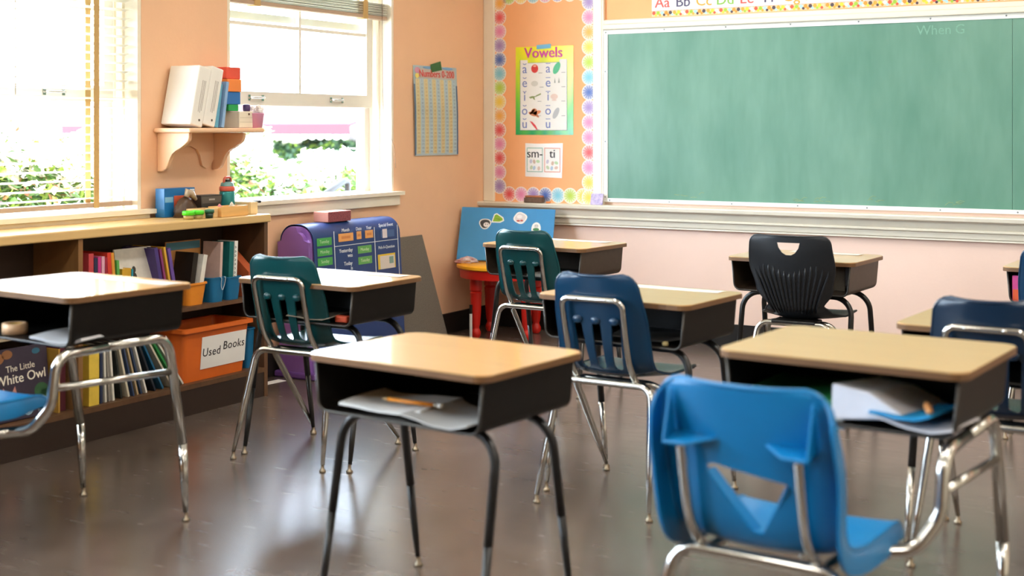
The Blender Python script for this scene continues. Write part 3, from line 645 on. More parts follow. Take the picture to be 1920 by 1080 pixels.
# ================================================================== BOOKCASE
BX, BT = .316, .885
bkc = thing('bookcase', 'long low wooden bookcase under the windows', 'bookcase', (0, 0, 0))
Y1, Y0 = -2.552, -5.75
YD = [-3.715, -4.86]
bm = bm_new(); bx2(bm, (.0256, Y0, .846), (BX + .012, Y1 + .012, BT)); bevel(bm, .006, 2); obj('worktop', bm, M_oak, bkc)
bm = bm_new(); bx2(bm, (.03, Y1 - .025, .0), (BX, Y1, .8458)); obj('end_panel', bm, M_cabin, bkc); bm = bm_new(); bx2(bm, (.03, Y0, 0), (BX, Y0 + .025, .8458)); obj('end_panel', bm, M_cabin, bkc)
for y in YD:
    bm = bm_new(); bx2(bm, (.043, y - .012, .1402), (BX - .001, y + .012, .8458)); obj('divider', bm, mat('mid brown plywood', '#8a6238', .5, var=(4, .15), stretch=(4, 4, .6)), bkc)
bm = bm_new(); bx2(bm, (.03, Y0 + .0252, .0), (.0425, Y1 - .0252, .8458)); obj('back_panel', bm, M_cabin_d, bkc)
bm = bm_new(); bx2(bm, (.043, Y0 + .0252, .118), (BX, Y1 - .0252, .14)); obj('bottom_shelf', bm, M_cabin, bkc)
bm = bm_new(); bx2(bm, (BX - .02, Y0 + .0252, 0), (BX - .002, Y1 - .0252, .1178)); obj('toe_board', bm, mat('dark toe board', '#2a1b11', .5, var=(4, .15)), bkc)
MZ = .49
for (a, b) in ((YD[0] + .0122, Y1 - .0252), (YD[1] + .0122, YD[0] - .0122)):
    if a > -4: bm = bm_new(); bx2(bm, (.043, a, MZ - .018), (BX - .008, b, MZ)); obj('middle_shelf', bm, M_cabin, bkc)
    else: bm = bm_new(); bx2(bm, (.043, a, .452), (.2, b, .466)); obj('middle_shelf', bm, mat('pale shelf board', '#b7a58c', .5, var=(4, .1)), bkc)
# ---- upper shelf books  (y = along the shelf, front near x .29)
G1 = 'books on the upper bookcase shelf'
FX = .285
ub = [(-3.632, .026, .285, '#c8484e', 0, 'red book at the left end of the upper shelf'),
      (-3.606, .018, .265, '#2b3050', 0, 'dark blue book next to the red one on the upper shelf'),
      (-3.586, .017, .268, '#c93d86', 0, 'magenta paperback on the upper shelf'),
      (-3.566, .016, .268, '#e2a9bb', 0, 'pale pink paperback beside the magenta one'),
      (-3.549, .012, .262, '#a5283f', 0, 'thin crimson book on the upper shelf'),
      (-3.515, .02, .282, '#d8402f', R(4), 'bright red book tilting left on the upper shelf'),
      (-3.491, .016, .28, '#e09a3a', R(5), 'orange yellow book tilting left on the upper shelf'),
      (-3.468, .014, .245, '#5fae54', R(4), 'short green book on the upper shelf')]
for (y, th, h, hx, ln, lab) in ub: book(lab, th, h, .21, hx, (FX, y, MZ + .0015), 0, ln, group=G1)
t = book('white picture book leaning cover out on the upper shelf', .008, .285, .215, '#d9d2c6', (0, 0, 0), 0, 0, group=G1, name='picture_book')
t.location = (.205, -3.445, MZ + .002); t.rotation_euler = (0, R(-8), R(90)); 
flat('cover_picture', [ell(-.12, .0, .02, .03), ell(-.115, .04, .011, .015)], mat('dark print', '#3d3c33', .6, var=(20, .2)), frame_m((0, -.0042, .15), (1, 0, 0), (0, 0, 1)), t)
t.rotation_euler = (R(-9), 0, R(90)); t.location = (.262, -3.232, MZ + .004)
book('small yellow book in front of the white picture book', .05, .205, .1, '#d8a632', (FX - .005, -3.43, MZ + .0012), 0, 0, group=G1)
book('thin teal booklet beside the small yellow book', .008, .2, .1, '#2f9db3', (FX - .003, -3.398, MZ + .0012), 0, 0, group=G1)
for k, (hx, th, ln, lab) in enumerate((('#4c3a7c', .02, 12, 'dark purple book leaning by the white picture book'), ('#8c3a6e', .012, 12, 'plum book leaning between purple and yellow ones'), ('#d9a93a', .012, 12, 'yellow edged book leaning left on the upper shelf'), ('#6a4f9e', .018, 12, 'violet book leaning at the end of the leaning group'))):
    book(lab, th, .282 - .008 * (k % 2), .2, hx, (FX, -3.205 + .026 * k, MZ + .006), 0, R(ln), group=G1)
book('dark book lying open edge out beside the orange bin', .03, .235, .2, '#262019', (FX - .03, -3.02, MZ + .006), 0, R(-10), group=G1)
book('white paged book leaning in the small orange bin', .026, .225, .15, '#e8e4da', (FX - .01, -2.985, MZ + .006), 0, R(-12), group=G1)
def tub(name, label, cat, loc, w0, d0, w1, d1, h, th, m, rim=.012, rz=0, group=None):
    """open tapered tub: base w0 x d0 (y, x), mouth w1 x d1, with a rolled rim"""
    t = thing(name, label, cat, loc, rz, group); bm = bm_new()
    def ring(w, d, z, r=.02): return [bm.verts.new((p[0], p[1], z)) for p in rrect(d, w, r, 4)]
    rs = [ring(w0, d0, 0), ring(w1, d1, h), ring(w1 - 2 * th, d1 - 2 * th, h), ring(w0 - 2 * th, d0 - 2 * th, th)]
    for a, b in zip(rs, rs[1:]):
        for k in range(len(a)): bm.faces.new((a[k], a[(k + 1) % len(a)], b[(k + 1) % len(b)], b[k]))
    bm.faces.new(rs[0]); bm.faces.new(rs[-1]); obj('body', bm, m, t, 40)
    bm = bm_new(); o1 = ring(w1 + 2 * rim, d1 + 2 * rim, h + .004); o0 = ring(w1 + 2 * rim, d1 + 2 * rim, h - rim * .9); i1 = ring(w1 - 2 * th, d1 - 2 * th, h + .004); i0 = ring(w1 + .001, d1 + .001, h - rim * .9)
    n = len(o1)
    for a, b in ((o0, o1), (o1, i1), (i1, i0), (i0, o0)):
        for k in range(n): bm.faces.new((a[k], a[(k + 1) % n], b[(k + 1) % n], b[k]))
    obj('rim', bm, m, t, 40); return t
M_otub = mat('orange plastic', '#dd6a22', .42, var=(8, .06)); M_obin = mat('light orange plastic', '#eb8f2b', .42, var=(8, .05)); M_bbin = mat('blue bin plastic', '#146a97', .42, var=(8, .06))
tub('book_bin', 'small light orange bin on the upper shelf', 'bin', (.215, -3.005, MZ + .0005), .10, .13, .125, .15, .098, .003, M_obin, .005)
tub('book_bin', 'left blue book bin on the upper shelf', 'bin', (.225, -2.872, MZ + .0005), .078, .13, .1, .145, .112, .003, M_bbin, .003, group='blue book bins')
tub('book_bin', 'right blue book bin on the upper shelf', 'bin', (.225, -2.762, MZ + .0005), .078, .13, .098, .145, .105, .003, M_bbin, .003, group='blue book bins')
t = thing('hanging_string', 'white string loop hanging over the left blue bin', 'string', (.302, -2.855, MZ + .11)); bm = bm_new(); tube(bm, catmull([(-.002, -.012, .006), (.006, -.012, 0), (.001, -.01, -.03), (-.001, .0, -.055), (.001, .012, -.03), (.006, .014, 0), (-.002, .014, .006)], 5), .0013, 6); obj('loop', bm, flat_mat('#dfe6ea'), t)
t = thing('picture_book', 'colourful picture book standing cover out behind the blue bins', 'book', (.14, -2.95, MZ + .001)); bm = bm_new(); bx2(bm, (-.006, -.11, 0), (0, .12, .285)); obj('cover', bm, mat('autumn painting print', '#8a4a35', .5, var=(9, .5, '#c98a4a')), t); flat('cover_band', [[(-.105, .245), (.115, .245), (.115, .28), (-.105, .28)]], flat_mat('#4d7f8e'), LW(0, 0), t); flat('cover_band', [[(-.105, .2), (.115, .2), (.115, .243), (-.105, .243)]], flat_mat('#c98f4e'), LW(0, 0), t)
for (y, th, h, hx, lab) in ((-2.84, .016, .272, '#d8b9ae', 'pale pink spined book standing in the left blue bin'), (-2.772, .03, .268, '#176b6b', 'thick teal book standing in the right blue bin'), (-2.74, .022, .27, '#efeee8', 'white spiral bound book in the right blue bin')):
    z = MZ + .005; b_ = book(lab, th, h, .11, hx, (.272, y, z), 0, R(-3), group=G1)
    if 'spiral' in lab:
        for k in range(12): bm = bm_new(); tube(bm, [(.006 * math.cos(a) + .001, -.008 + .0, .02 + .02 * k + .004 * math.sin(a)) for a in [2 * PI * j / 8 for j in range(9)]], .0011, 5); obj('spiral_ring', bm, M_black, b_)
t = thing('magazine_holder', 'rust orange magazine file at the right end of the upper shelf', 'file holder', (.2, -2.635, MZ + .0005)); bm = bm_new(); prism(bm, [(-.09, 0), (.09, 0), (.09, .12), (-.05, .235), (-.09, .235)], .05, Matrix(((1, 0, 0, 0), (0, 0, 1, -.025), (0, 1, 0, 0), (0, 0, 0, 1)))); obj('body', bm, mat('rust card', '#b4542a', .6, var=(8, .08)), t)
# ---- lower shelf
BZ = .1402; G2 = 'thin books on the bottom bookcase shelf'
book('thick yellow book at the left end of the bottom shelf', .054, .245, .2, '#e8c64d', (FX + .01, -3.625, BZ + .0005), 0, 0, group=G2, pages='#e8c64d')
lb = [(-3.582, .014, .238, '#2a3550', 0, 'dark navy thin book beside the yellow one'), (-3.562, .01, .236, '#d8d4c6', -2, 'upright white thin book on the bottom shelf'), (-3.546, .009, .236, '#8f8a80', -4, 'grey thin book on the bottom shelf'), (-3.53, .01, .236, '#e3ded0', -5, 'second white thin book on the bottom shelf'),
      (-3.50, .009, .24, '#1f2420', -10, 'black thin book starting the leaning row'), (-3.472, .01, .24, '#d9cfb5', -14, 'cream thin book leaning in the bottom row'), (-3.45, .008, .24, '#3a4a6a', -15, 'slate blue thin book leaning in the bottom row'), (-3.428, .009, .24, '#b7a17a', -16, 'tan thin book leaning in the bottom row'),
      (-3.408, .009, .24, '#30415e', -17, 'navy thin book leaning in the bottom row'), (-3.386, .009, .24, '#e6e2d6', -18, 'third white thin book leaning in the bottom row'), (-3.352, .01, .24, '#18222e', -24, 'blue black book leaning in the bottom row'), (-3.32, .009, .245, '#1d5d80', -29, 'deep teal book leaning in the bottom row'),
      (-3.285, .009, .255, '#c7bfa8', -33, 'beige book leaning low near the orange tub'), (-3.258, .01, .26, '#23833f', -35, 'green book leaning low near the orange tub'), (-3.23, .009, .265, '#d4cfc4', -37, 'pale grey book leaning against the orange tub')]
for k, (y, th, h, hx, ln, lab) in enumerate(lb):
    yb = -3.582 + (y + 3.582) * 1.0; L = math.sin(R(-ln)) * h
    book(lab, th, h, .19, hx, (FX + .006 - .002 * (k % 3), y + L * .84, BZ + th * .5 * math.sin(R(-ln)) + .0008), 0, R(-ln) if False else R(-ln) * 1.0, group=G2)
ot = tub('storage_tub', 'large orange plastic tub with a used books sign on the bottom shelf', 'tub', (.185, -2.885, BZ + .0005), .40, .19, .44, .235, .245, .004, M_otub, .016)
fx = lambda z: .095 + .0225 * z / .245
t = thing('handwritten_sign', 'white card reading Used Books taped on the orange tub', 'sign', (.185 + fx(.11) + .003, -2.838, BZ + .125)); t.rotation_euler = (0, R(5.2), 0)
bm = bm_new(); prism(bm, [(-.15, -.075), (.15, -.075), (.15, .075), (-.15, .075)], .0012, LW(0, 0)); obj('card', bm, M_white, t)
text('handwriting', 'Used', .055, M_print, LW(-.083, .0, .0012), t, shear=.05, space=1.08); text('handwriting', 'Books', .055, M_print, LW(.066, .016, .0012), t, shear=.05, space=1.08)
t = tub('storage_tub', 'blue tub beside the orange one on the bottom shelf', 'tub', (.19, -2.618, BZ + .0005), .05, .15, .055, .17, .19, .003, M_bbin, .003)
# ---- left compartment
t = thing('owl_picture_book', 'dark night picture book about an owl facing out of the bookcase', 'book', (.26, -3.945, BZ + .003)); t.rotation_euler = (0, R(-6), 0)
bm = bm_new(); bx2(bm, (-.012, -.16, 0), (0, .125, .285)); obj('cover', bm, mat('night sky print', '#2c2438', .45, var=(6, .4, '#3d3340')), t)
F = LW(0, 0, .0)
text('title_lettering', 'The Little', .036, flat_mat('#e9dfcc'), F @ Matrix.Translation((-.01, .205, 0)) @ Matrix.Rotation(R(2), 4, 'Z'), t)
text('title_lettering', 'White Owl', .054, flat_mat('#f1e8d6'), F @ Matrix.Translation((-.012, .163, 0)) @ Matrix.Rotation(R(2), 4, 'Z'), t, bold=.0012)
flat('cover_picture', [ell(-.07, .07, .04, .045), [(-.108, .1), (-.098, .135), (-.082, .11)], [(-.058, .11), (-.042, .135), (-.034, .1)]], flat_mat('#c98a7c'), F, t)
flat('cover_picture', [ell(.015, .05, .03, .04)], flat_mat('#8fb0c4'), F, t); flat('cover_picture', [ell(.015, .045, .018, .026)], flat_mat('#e6e6e0'), F, t, lift=.0009)
flat('cover_picture', [ell(.085, .1, .035, .03), ell(.1, .075, .028, .028)], flat_mat('#2e5a35'), F, t); flat('cover_picture', [ell(-.115, .25, .03, .022), ell(-.07, .262, .026, .018)], flat_mat('#8a5a34'), F, t)
flat('cover_picture', [ell(.07, .26, .02, .012)], flat_mat('#2e6278'), F, t); flat('cover_picture', [ell(.09, .03, .03, .03)], flat_mat('#7a828c'), F, t)
book('thin yellow spined book beside the owl book', .008, .26, .2, '#b98f3c', (FX, -3.80, BZ + .0005))
book('maroon book standing behind the owl book', .03, .27, .18, '#5a2530', (FX - .02, -3.765, BZ + .0005))

# ---- on top of the bookcase
TZ = BT + .0006
t = thing('marker_box', 'blue cardboard box standing on the bookcase below the shelf', 'box', (.065, -2.905, TZ)); bm = bm_new(); bx2(bm, (-.03, -.115, 0), (.03, .085, .135)); bevel(bm, .002, 1); obj('carton', bm, mat('blue carton', '#1f6fb0', .35, var=(6, .12)), t)
F = LW(0, 0, .03); flat('printed_panel', [[(-.055, .02), (.07, .02), (.07, .1), (-.055, .1)]], flat_mat('#d9623f'), F, t); flat('printed_band', [[(-.113, .07), (-.06, .07), (-.06, .095), (-.113, .095)]], flat_mat('#7fb6da'), F, t); flat('printed_band', [[(.05, .112), (.08, .112), (.08, .128), (.05, .128)]], flat_mat('#e4e9ef'), F, t)
t = thing('plastic_bag', 'crumpled clear bag of brown clay in front of the blue box', 'bag', (.135, -2.925, TZ))
def lump(bm, w, d, h, seed, n=14, rough=.1, top=.35):
    rn = random.Random(seed); rows_ = []
    for i in range(8):
        t_ = i / 7; rr = (1 - t_) ** .6 * (1 - top * t_) + .04; row = []
        for k in range(n):
            a = 2 * PI * k / n; q = rr * (1 + rn.uniform(-rough, rough)); row.append(bm.verts.new((d * q * math.cos(a), w * q * math.sin(a), h * t_)))
        rows_.append(row)
    for a, b in zip(rows_, rows_[1:]):
        for k in range(n): bm.faces.new((a[k], a[(k + 1) % n], b[(k + 1) % n], b[k]))
    bm.faces.new(rows_[0][::-1]); bm.faces.new(rows_[-1]); return bm
obj('clay', lump(bm_new(), .07, .036, .10, 2, 14, .16, -.35), mat('dark brown clay', '#4c3524', .35, var=(12, .2)), t, 35)
bm = bm_new(); tube(bm, [(.01, -.005, .095), (.014, .0, .118), (.02, .02, .11), (.024, .045, .08)], [.012, .02, .016, .008], 8); obj('bag_neck', bm, mat('clear plastic film', '#b8a48f', .2, var=(30, .15)), t)
t = thing('black_box', 'low dark cardboard box on the bookcase beside the bottle', 'box', (.13, -2.785, TZ + .0)); bm = bm_new(); prism(bm, [(-.06, 0), (.062, 0), (.076, .098), (-.07, .098)], .07, LW(0, 0, -.035)); obj('carton', bm, mat('charcoal card', '#3d3833', .5, var=(10, .12)), t)
flat('label_strip', [[(-.06, .06), (.066, .06), (.072, .092), (-.066, .092)]], flat_mat('#5c554e'), LW(0, 0, .035), t); flat('box_print', [[(-.015, .073), (.025, .073), (.025, .081), (-.015, .081)]], flat_mat('#a8a198'), LW(0, 0, .0355), t)
t = thing('water_bottle', 'teal water bottle with coral lid on the bookcase', 'bottle', (.2, -2.615, TZ)); t.location = (.16, -2.668, TZ + .0)
bm = bm_new(); lathe(bm, [(0, 0), (.034, 0), (.037, .004), (.037, .105), (.035, .112), (0, .112)], 24); obj('flask', bm, mat('teal enamel', '#2f8d8f', .3, metal=.3, var=(6, .05)), t)
bm = bm_new(); lathe(bm, [(.0351, .1125), (.0375, .114), (.0375, .132), (.034, .136), (0, .136)], 24); obj('collar', bm, mat('coral plastic', '#d2604c', .4, var=(9, .05)), t)
bm = bm_new(); lathe(bm, [(.033, .1362), (.03, .15), (.024, .156), (0, .157)], 24); obj('lid', bm, mat('grey green plastic', '#6f9a97', .4, var=(9, .05)), t)
bm = bm_new(); tube(bm, fillet([(0, -.022, .15), (0, -.022, .178), (0, .026, .178), (0, .026, .15)], .014), .006, 8); obj('carry_loop', bm, mat('coral plastic', '#d2604c'), t)
bm = bm_new(); bx(bm, (0, 0.002, .163), (.02, .026, .012)); bevel(bm, .003); obj('spout', bm, mat('dark spout rubber', '#2b2f30', .5, var=(30, .1)), t)
def tray(label, loc, w, d, h, rz=0, hx='#e2b777'):
    t = thing('wooden_tray', label, 'tray', loc, rz, 'wooden trays on the bookcase'); m = mat('pale pine ' + hx, hx, .45, var=(4, .12), stretch=(6, .8, 8)); e = .008
    for (a, b) in (((-d / 2, -w / 2, 0), (-d / 2 + e, w / 2, h)), ((d / 2 - e, -w / 2, 0), (d / 2, w / 2, h)), ((-d / 2 + e, -w / 2, 0), (d / 2 - e, -w / 2 + e, h)), ((-d / 2 + e, w / 2 - e, 0), (d / 2 - e, w / 2, h))):
        bm = bm_new(); bx2(bm, a, b); bevel(bm, .0015, 1); obj('side', bm, m, t)
    bm = bm_new(); bx2(bm, (-d / 2 + e, -w / 2 + e, 0), (d / 2 - e, w / 2 - e, .005)); obj('base', bm, m, t); return t
tray('low pine tray behind the green tubs', (.24, -2.925, TZ), .115, .09, .043, 0, '#d9b67e')
tray('pine tray with rounded end holding small bits', (.255, -2.765, TZ), .185, .085, .048, 0, '#e6b36c')
tray('pale tall pine tray under the marker by the window', (.18, -2.585, TZ), .05, .16, .058, 0, '#e9cf9f')
t = thing('candy_wrapper', 'pink crinkled wrapper in the pine tray', 'wrapper', (.25, -2.82, TZ + .006)); obj('wrapper', lump(bm_new(), .03, .025, .055, 8, 10, .35), mat('pink foil', '#d98b95', .3, var=(40, .3)), t)
t = thing('tissue_wad', 'white tissue wad in the pine tray', 'tissue', (.25, -2.735, TZ + .006)); obj('tissue', lump(bm_new(), .035, .025, .06, 9, 10, .35), mat('off white tissue', '#dcd8cc', .8, var=(40, .12)), t)
for k, (y, lab) in enumerate(((-3.045, 'left lime green clay tub on the bookcase'), (-2.985, 'right lime green clay tub on the bookcase'))):
    t = thing('clay_tub', lab, 'tub', (.27, y + .0, TZ), group='small clay tubs'); bm = bm_new(); lathe(bm, [(0, 0), (.022, 0), (.025, .02), (0, .02)], 18); obj('cup', bm, mat('clear cup with clay', '#b8a36a', .3, var=(20, .2)), t)
    bm = bm_new(); lathe(bm, [(.0255, .0195), (.029, .02), (.029, .036), (.026, .039), (0, .039)], 18); obj('lid', bm, mat('lime green lid', '#56e02a', .4, var=(9, .05)), t)
t = thing('clay_tub', 'dark green clay tub behind the lime green ones', 'tub', (.235, -2.945 + .0, TZ), group='small clay tubs'); t.location = (.285, -2.93, TZ); bm = bm_new(); lathe(bm, [(0, 0), (.02, 0), (.023, .025), (0, .025)], 18); obj('cup', bm, mat('dark jar', '#1f3b32', .3, var=(20, .2)), t); bm = bm_new(); lathe(bm, [(.0235, .0245), (.026, .025), (.026, .04), (0, .042)], 18); obj('lid', bm, mat('dark green lid', '#2f6b52', .4, var=(9, .05)), t)
t = thing('whiteboard_marker', 'white marker with black cap lying across the window sill', 'marker', (.0, -2.335, WZ0 + .0305)); t.rotation_euler = (0, R(3), R(-12))
bm = bm_new(); tube(bm, [(-.03, 0, 0), (.055, 0, 0)], .0065, 12); obj('barrel', bm, M_white, t); bm = bm_new(); tube(bm, [(.0552, 0, 0), (.062, 0, 0), (.1, 0, 0), (.104, 0, 0)], [.0062, .0072, .007, .004], 12); obj('cap', bm, M_black, t)

# ================================================================== EASEL WITH POCKET CHART, BLOCK, GREY BOARD
M_purple = mat('purple moulded plastic', '#8a5fa8', .35, var=(4, .05))
ez = thing('plastic_easel', 'purple moulded plastic easel standing below the window', 'easel', (0, -1.745, 0))
prof = fillet([(.02, .0), (.035, .79), (.235, .79), (.275, .0)], .085, 7)
bm = bm_new(); Mp = Matrix(((1, 0, 0, 0), (0, 0, 1, -.40), (0, 1, 0, 0), (0, 0, 0, 1))); prism(bm, [(v.x, v.y) for v in prof], .80, Mp)
bmesh.ops.bevel(bm, geom=[e for e in bm.edges if len({round(v.co.y, 3) for v in e.verts}) == 1], offset=.028, segments=4, affect='EDGES'); obj('body', bm, M_purple, ez, 35)
bm = bm_new(); bx2(bm, (.015, -.41, .0), (.285, .41, .035)); bevel(bm, .01, 2); obj('foot_skirt', bm, mat('deep purple plastic', '#6e4690', .4, var=(4, .06)), ez)
pk = thing('pocket_chart', 'dark blue calendar pocket chart draped over the purple easel', 'pocket chart', (0, -1.745, 0))
M_pk = mat('navy nylon', '#1b3a74', .45, var=(5, .08), bump=(14, .1))
path = [V((v.x, v.y, 0)) for v in fillet([(.02, .0), (.031, .797), (.243, .797), (.288, .0)], .09, 8)]
path = [V((.0235, .55, 0))] + [p for p in path if p.y > .3] + [V((.2885, .03, 0))]
def chart_pt(s, y):     # s = arc length down the front face from the rounded top edge
    d = V((.288 - .243, -.797, 0)).normalized(); return V((.2462, .74, 0)) + d * s
bm = bm_new(); rows_ = []
for p in path: rows_.append([bm.verts.new((p.x, y, p.y)) for y in [-.372 + .775 * k / 6 for k in range(7)]])
for a, b in zip(rows_, rows_[1:]):
    for k in range(6): bm.faces.new((a[k], a[k + 1], b[k + 1], b[k]))
me = evaluated(bm, [m_solid(.003, 1)], 60); obj('cloth', me, M_pk, pk)
dn = V((.288 - .243, 0, -.797)).normalized()
F = frame_m((.243 + .045 * (.04 / .797) + .0035, 0, .757), (0, 1, 0), -dn)      # local x along the chart, local y up the chart
M_wl = flat_mat('#dfe3ea')
def pocket(name, x0, x1, y0, y1, hx, par=pk, lift=.001): return flat(name, [[(x0, y0 * .66), (x1, y0 * .66), (x1, y1 * .66), (x0, y1 * .66)]], flat_mat(hx, .3), F, par, lift=lift)
for xx in (-.205, .155): pocket('white_piping', xx, xx + .006, -.70, .0, '#dfe3ea')
pocket('white_piping', .375, .381, -.70, .0, '#dfe3ea')
for yy in (-.125, -.60): pocket('white_piping', -.2, .378, yy, yy + .005, '#dfe3ea')
for k, (yy, s) in enumerate(((-.105, 'Tuesday'), (-.185, 'Monday'), (-.262, 'Sunday'))):
    c_ = pocket('day_card', -.347, -.223, yy, yy + .062, '#3fa04a'); text('card_lettering', s, .024, flat_mat('#bfe0b4'), F @ Matrix.Translation((-.285, (yy + .031) * .66, 0)), c_, lift=.0016)
for (x0, x1, yy, s) in ((-.165, -.035, -.09, 'July'), (-.005, .038, -.085, '12'), (.072, .145, -.085, '20')):
    c_ = pocket('date_card', x0, x1, yy, yy + .065, '#e8a25a'); flat('card_print', [[((x0 + x1) / 2 - .3 * (x1 - x0), (yy + .022) * .66), ((x0 + x1) / 2 + .3 * (x1 - x0), (yy + .022) * .66), ((x0 + x1) / 2 + .3 * (x1 - x0), (yy + .043) * .66), ((x0 + x1) / 2 - .3 * (x1 - x0), (yy + .043) * .66)]], flat_mat('#d5874a'), F, c_, lift=.0016)
for (xc, s) in ((-.1, 'Month'), (.016, 'Date'), (.108, 'Year')): text('heading_lettering', s, .026, M_wl, F @ Matrix.Translation((xc, (.0) * .66, 0)), pk, bold=.0012)
text('heading_lettering', 'Special Event', .026, M_wl, F @ Matrix.Translation((.268, (.008) * .66, 0)), pk, bold=.001)
text('heading_lettering', 'Pick-A-Question', .023, M_wl, F @ Matrix.Translation((.266, (-.178) * .66, 0)), pk, bold=.001)
text('heading_lettering', 'Yesterday', .029, M_wl, F @ Matrix.Translation((-.105, (-.165) * .66, 0)), pk, bold=.0015); text('heading_lettering', 'was', .029, M_wl, F @ Matrix.Translation((-.07, (-.207) * .66, 0)), pk, bold=.0015)
text('heading_lettering', 'Today', .029, M_wl, F @ Matrix.Translation((-.09, (-.272) * .66, 0)), pk, bold=.0015); text('heading_lettering', 'is', .029, M_wl, F @ Matrix.Translation((-.06, (-.312) * .66, 0)), pk, bold=.0015)
for (yy, s) in ((-.205, 'Monday'), (-.295, 'Tuesday')):
    c_ = pocket('day_card', .0, .125, yy, yy + .062, '#5fa653'); text('card_lettering', s, .024, flat_mat('#cfe6b8'), F @ Matrix.Translation((.0625, (yy + .031) * .66, 0)), c_, lift=.0016)
pocket('clear_pocket', .215, .345, -.095, -.035, '#3b5c92'); pocket('paper_slip', .232, .275, -.1, -.025, '#ded2d6', lift=.0018)
q = pocket('question_card', .18, .345, -.36, -.235, '#e3bf34'); pocket('question_sheet', .2, .335, -.36, -.25, '#dccfc4', q, .0018); pocket('question_picture', .285, .325, -.32, -.262, '#7fa294', q, .0024)
bm = bm_new(); bx(bm, (0, 0, .028), (.1, .2, .056)); bevel(bm, .004, 2)
o = obj('foam_brick', bm, [mat('pink brick', '#cf8d7c', .8, var=(9, .08)), mat('dark speckled rose', '#8d4a50', .9, var=(120, .5))]); o.location = (.15, -1.83, .8005)
for p in o.data.polygons:
    if p.normal.x > .9: p.material_index = 1
tag(o, 'pink brick shaped block on top of the pocket chart', 'block')
bm = bm_new(); prism(bm, [(-.33, 0), (.27, 0), (.2, .665), (-.33, .665)], .012, LW(0, 0)); o = obj('felt_board', bm, mat('grey felt board', '#6f675d', .9, var=(160, .25))); o.rotation_euler = (0, R(-13.2), 0); o.location = (.165, -.985, .001)
tag(o, 'speckled grey felt panel leaning on the peach wall', 'panel')

# ================================================================== CORNER: LITTLE TABLE, MAGNET BOARD
tb = thing('kids_table', 'small round table with yellow top and red turned legs in the corner', 'table', (.372, -.352, 0))
M_red = mat('red lacquer', '#cf2318', .3, var=(6, .06)); M_yel = mat('yellow lacquer', '#f2a91c', .35, var=(6, .05))
bm = bm_new(); lathe(bm, [(0, .43), (.305, .43), (.315, .437), (.315, .452), (.305, .46), (0, .46)], 40); obj('table_top', bm, M_yel, tb, 40)
bm = bm_new(); lathe(bm, [(.285, .375), (.292, .375), (.30, .4298), (.285, .4298), (.285, .375)], 40); obj('apron', bm, M_red, tb, 40)
for a in (-122, -25, 60, 150):
    bm = bm_new(); c = (.215 * math.cos(R(a)), .215 * math.sin(R(a)), 0)
    lathe(bm, [(0, 0), (.02, .002), (.03, .02), (.031, .04), (.022, .058), (.02, .068), (.026, .085), (.032, .16), (.036, .26), (.038, .285), (.032, .292), (.039, .30), (.039, .374), (0, .374)], 18, c); obj('leg', bm, M_red, tb, 40)
def board_pts():
    TL, TR, BL = V((.035, -.325, .793)), V((.61, -.125, .783)), V((.062, -.455, .474)); return TL, TR, BL
TL, TR, BL = board_pts(); xa = (TR - TL).normalized(); ya = (TL - BL); ya = (ya - xa * ya.dot(xa)).normalized()
mbd = thing('magnet_board', 'blue magnet board with stickers leaning in the corner', 'board', (0, 0, 0))
F = frame_m(BL + V((0, 0, .0)), xa, ya)
def gradient_blue():
    m = mat('sky blue enamel', '#3a8fc9', .35, var=(2.2, .14)); return m
bm = bm_new(); wv = (TR - TL).length; prism(bm, [(0, 0), (wv, 0), (wv, .352), (0.0, .352)], .012, F @ Matrix.Translation((0, 0, -.012))); bevel(bm, .003, 2); obj('panel', bm, gradient_blue(), mbd)
G = F @ Matrix.Translation((0, 0, .0002))
def sticker(label, cx, cy, outline, pieces):
    o = flat('sticker', [[(cx + p[0], cy + p[1]) for p in outline]], flat_mat('#f2f1ee', .3), G, mbd, lift=.0002); o['label'] = label
    for k, (poly, hx) in enumerate(pieces): flat('sticker_print', [[(cx + p[0], cy + p[1]) for p in poly]], flat_mat(hx, .3), G, o, lift=.0006 + .0003 * k)
blob = lambda r, n, amp, ph=0, sy=.9: [(r * (1 + amp * math.sin(n * a + ph)) * math.cos(a), sy * r * (1 + amp * math.sin(n * a + ph)) * math.sin(a)) for a in [2 * PI * k / 22 for k in range(22)]]
sticker('white edged sticker with black and white animal face', .163, .243, blob(.039, 3, .08), [(blob(.032, 3, .08), '#2e2a2c'), (ell(.009, -.007, .019, .016, 12), '#ece6e4'), (ell(.004, -.004, .003, .004, 8), '#2e2a2c'), (ell(.017, -.004, .003, .004, 8), '#2e2a2c')])
sticker('lime green lizard sticker', .243, .28, [(-.04, -.028), (-.027, .027), (-.01, .035), (.013, .022), (.035, .008), (.042, -.014), (.018, -.028)], [([(-.032, -.021), (-.022, .021), (-.01, .028), (.011, .015), (.029, .003), (.033, -.011), (.013, -.021)], '#86b02a'), ([(-.02, .0), (.01, -.008), (.024, -.006), (.01, -.003)], '#4f7018')])
sticker('white edged sticker with pale animal and red shoes', .388, .288, blob(.043, 4, .06, .5), [(blob(.034, 4, .06, .5), '#dcd6d6'), (ell(-.012, -.02, .012, .006, 10), '#b8483c'), (ell(.01, -.018, .01, .006, 10), '#b8483c'), (ell(-.006, .008, .018, .012, 10), '#f3efee')])
sticker('white sticker of a round animal with green scarf', .495, .218, blob(.034, 2, .12, -PI / 2, 1.15), [(ell(0, .018, .015, .015, 12), '#d4d2d0'), (ell(0, -.004, .021, .01, 12), '#3f7f4c'), (ell(-.005, .02, .002, .003, 8), '#2e2a2c'), (ell(.006, .02, .002, .003, 8), '#2e2a2c')])
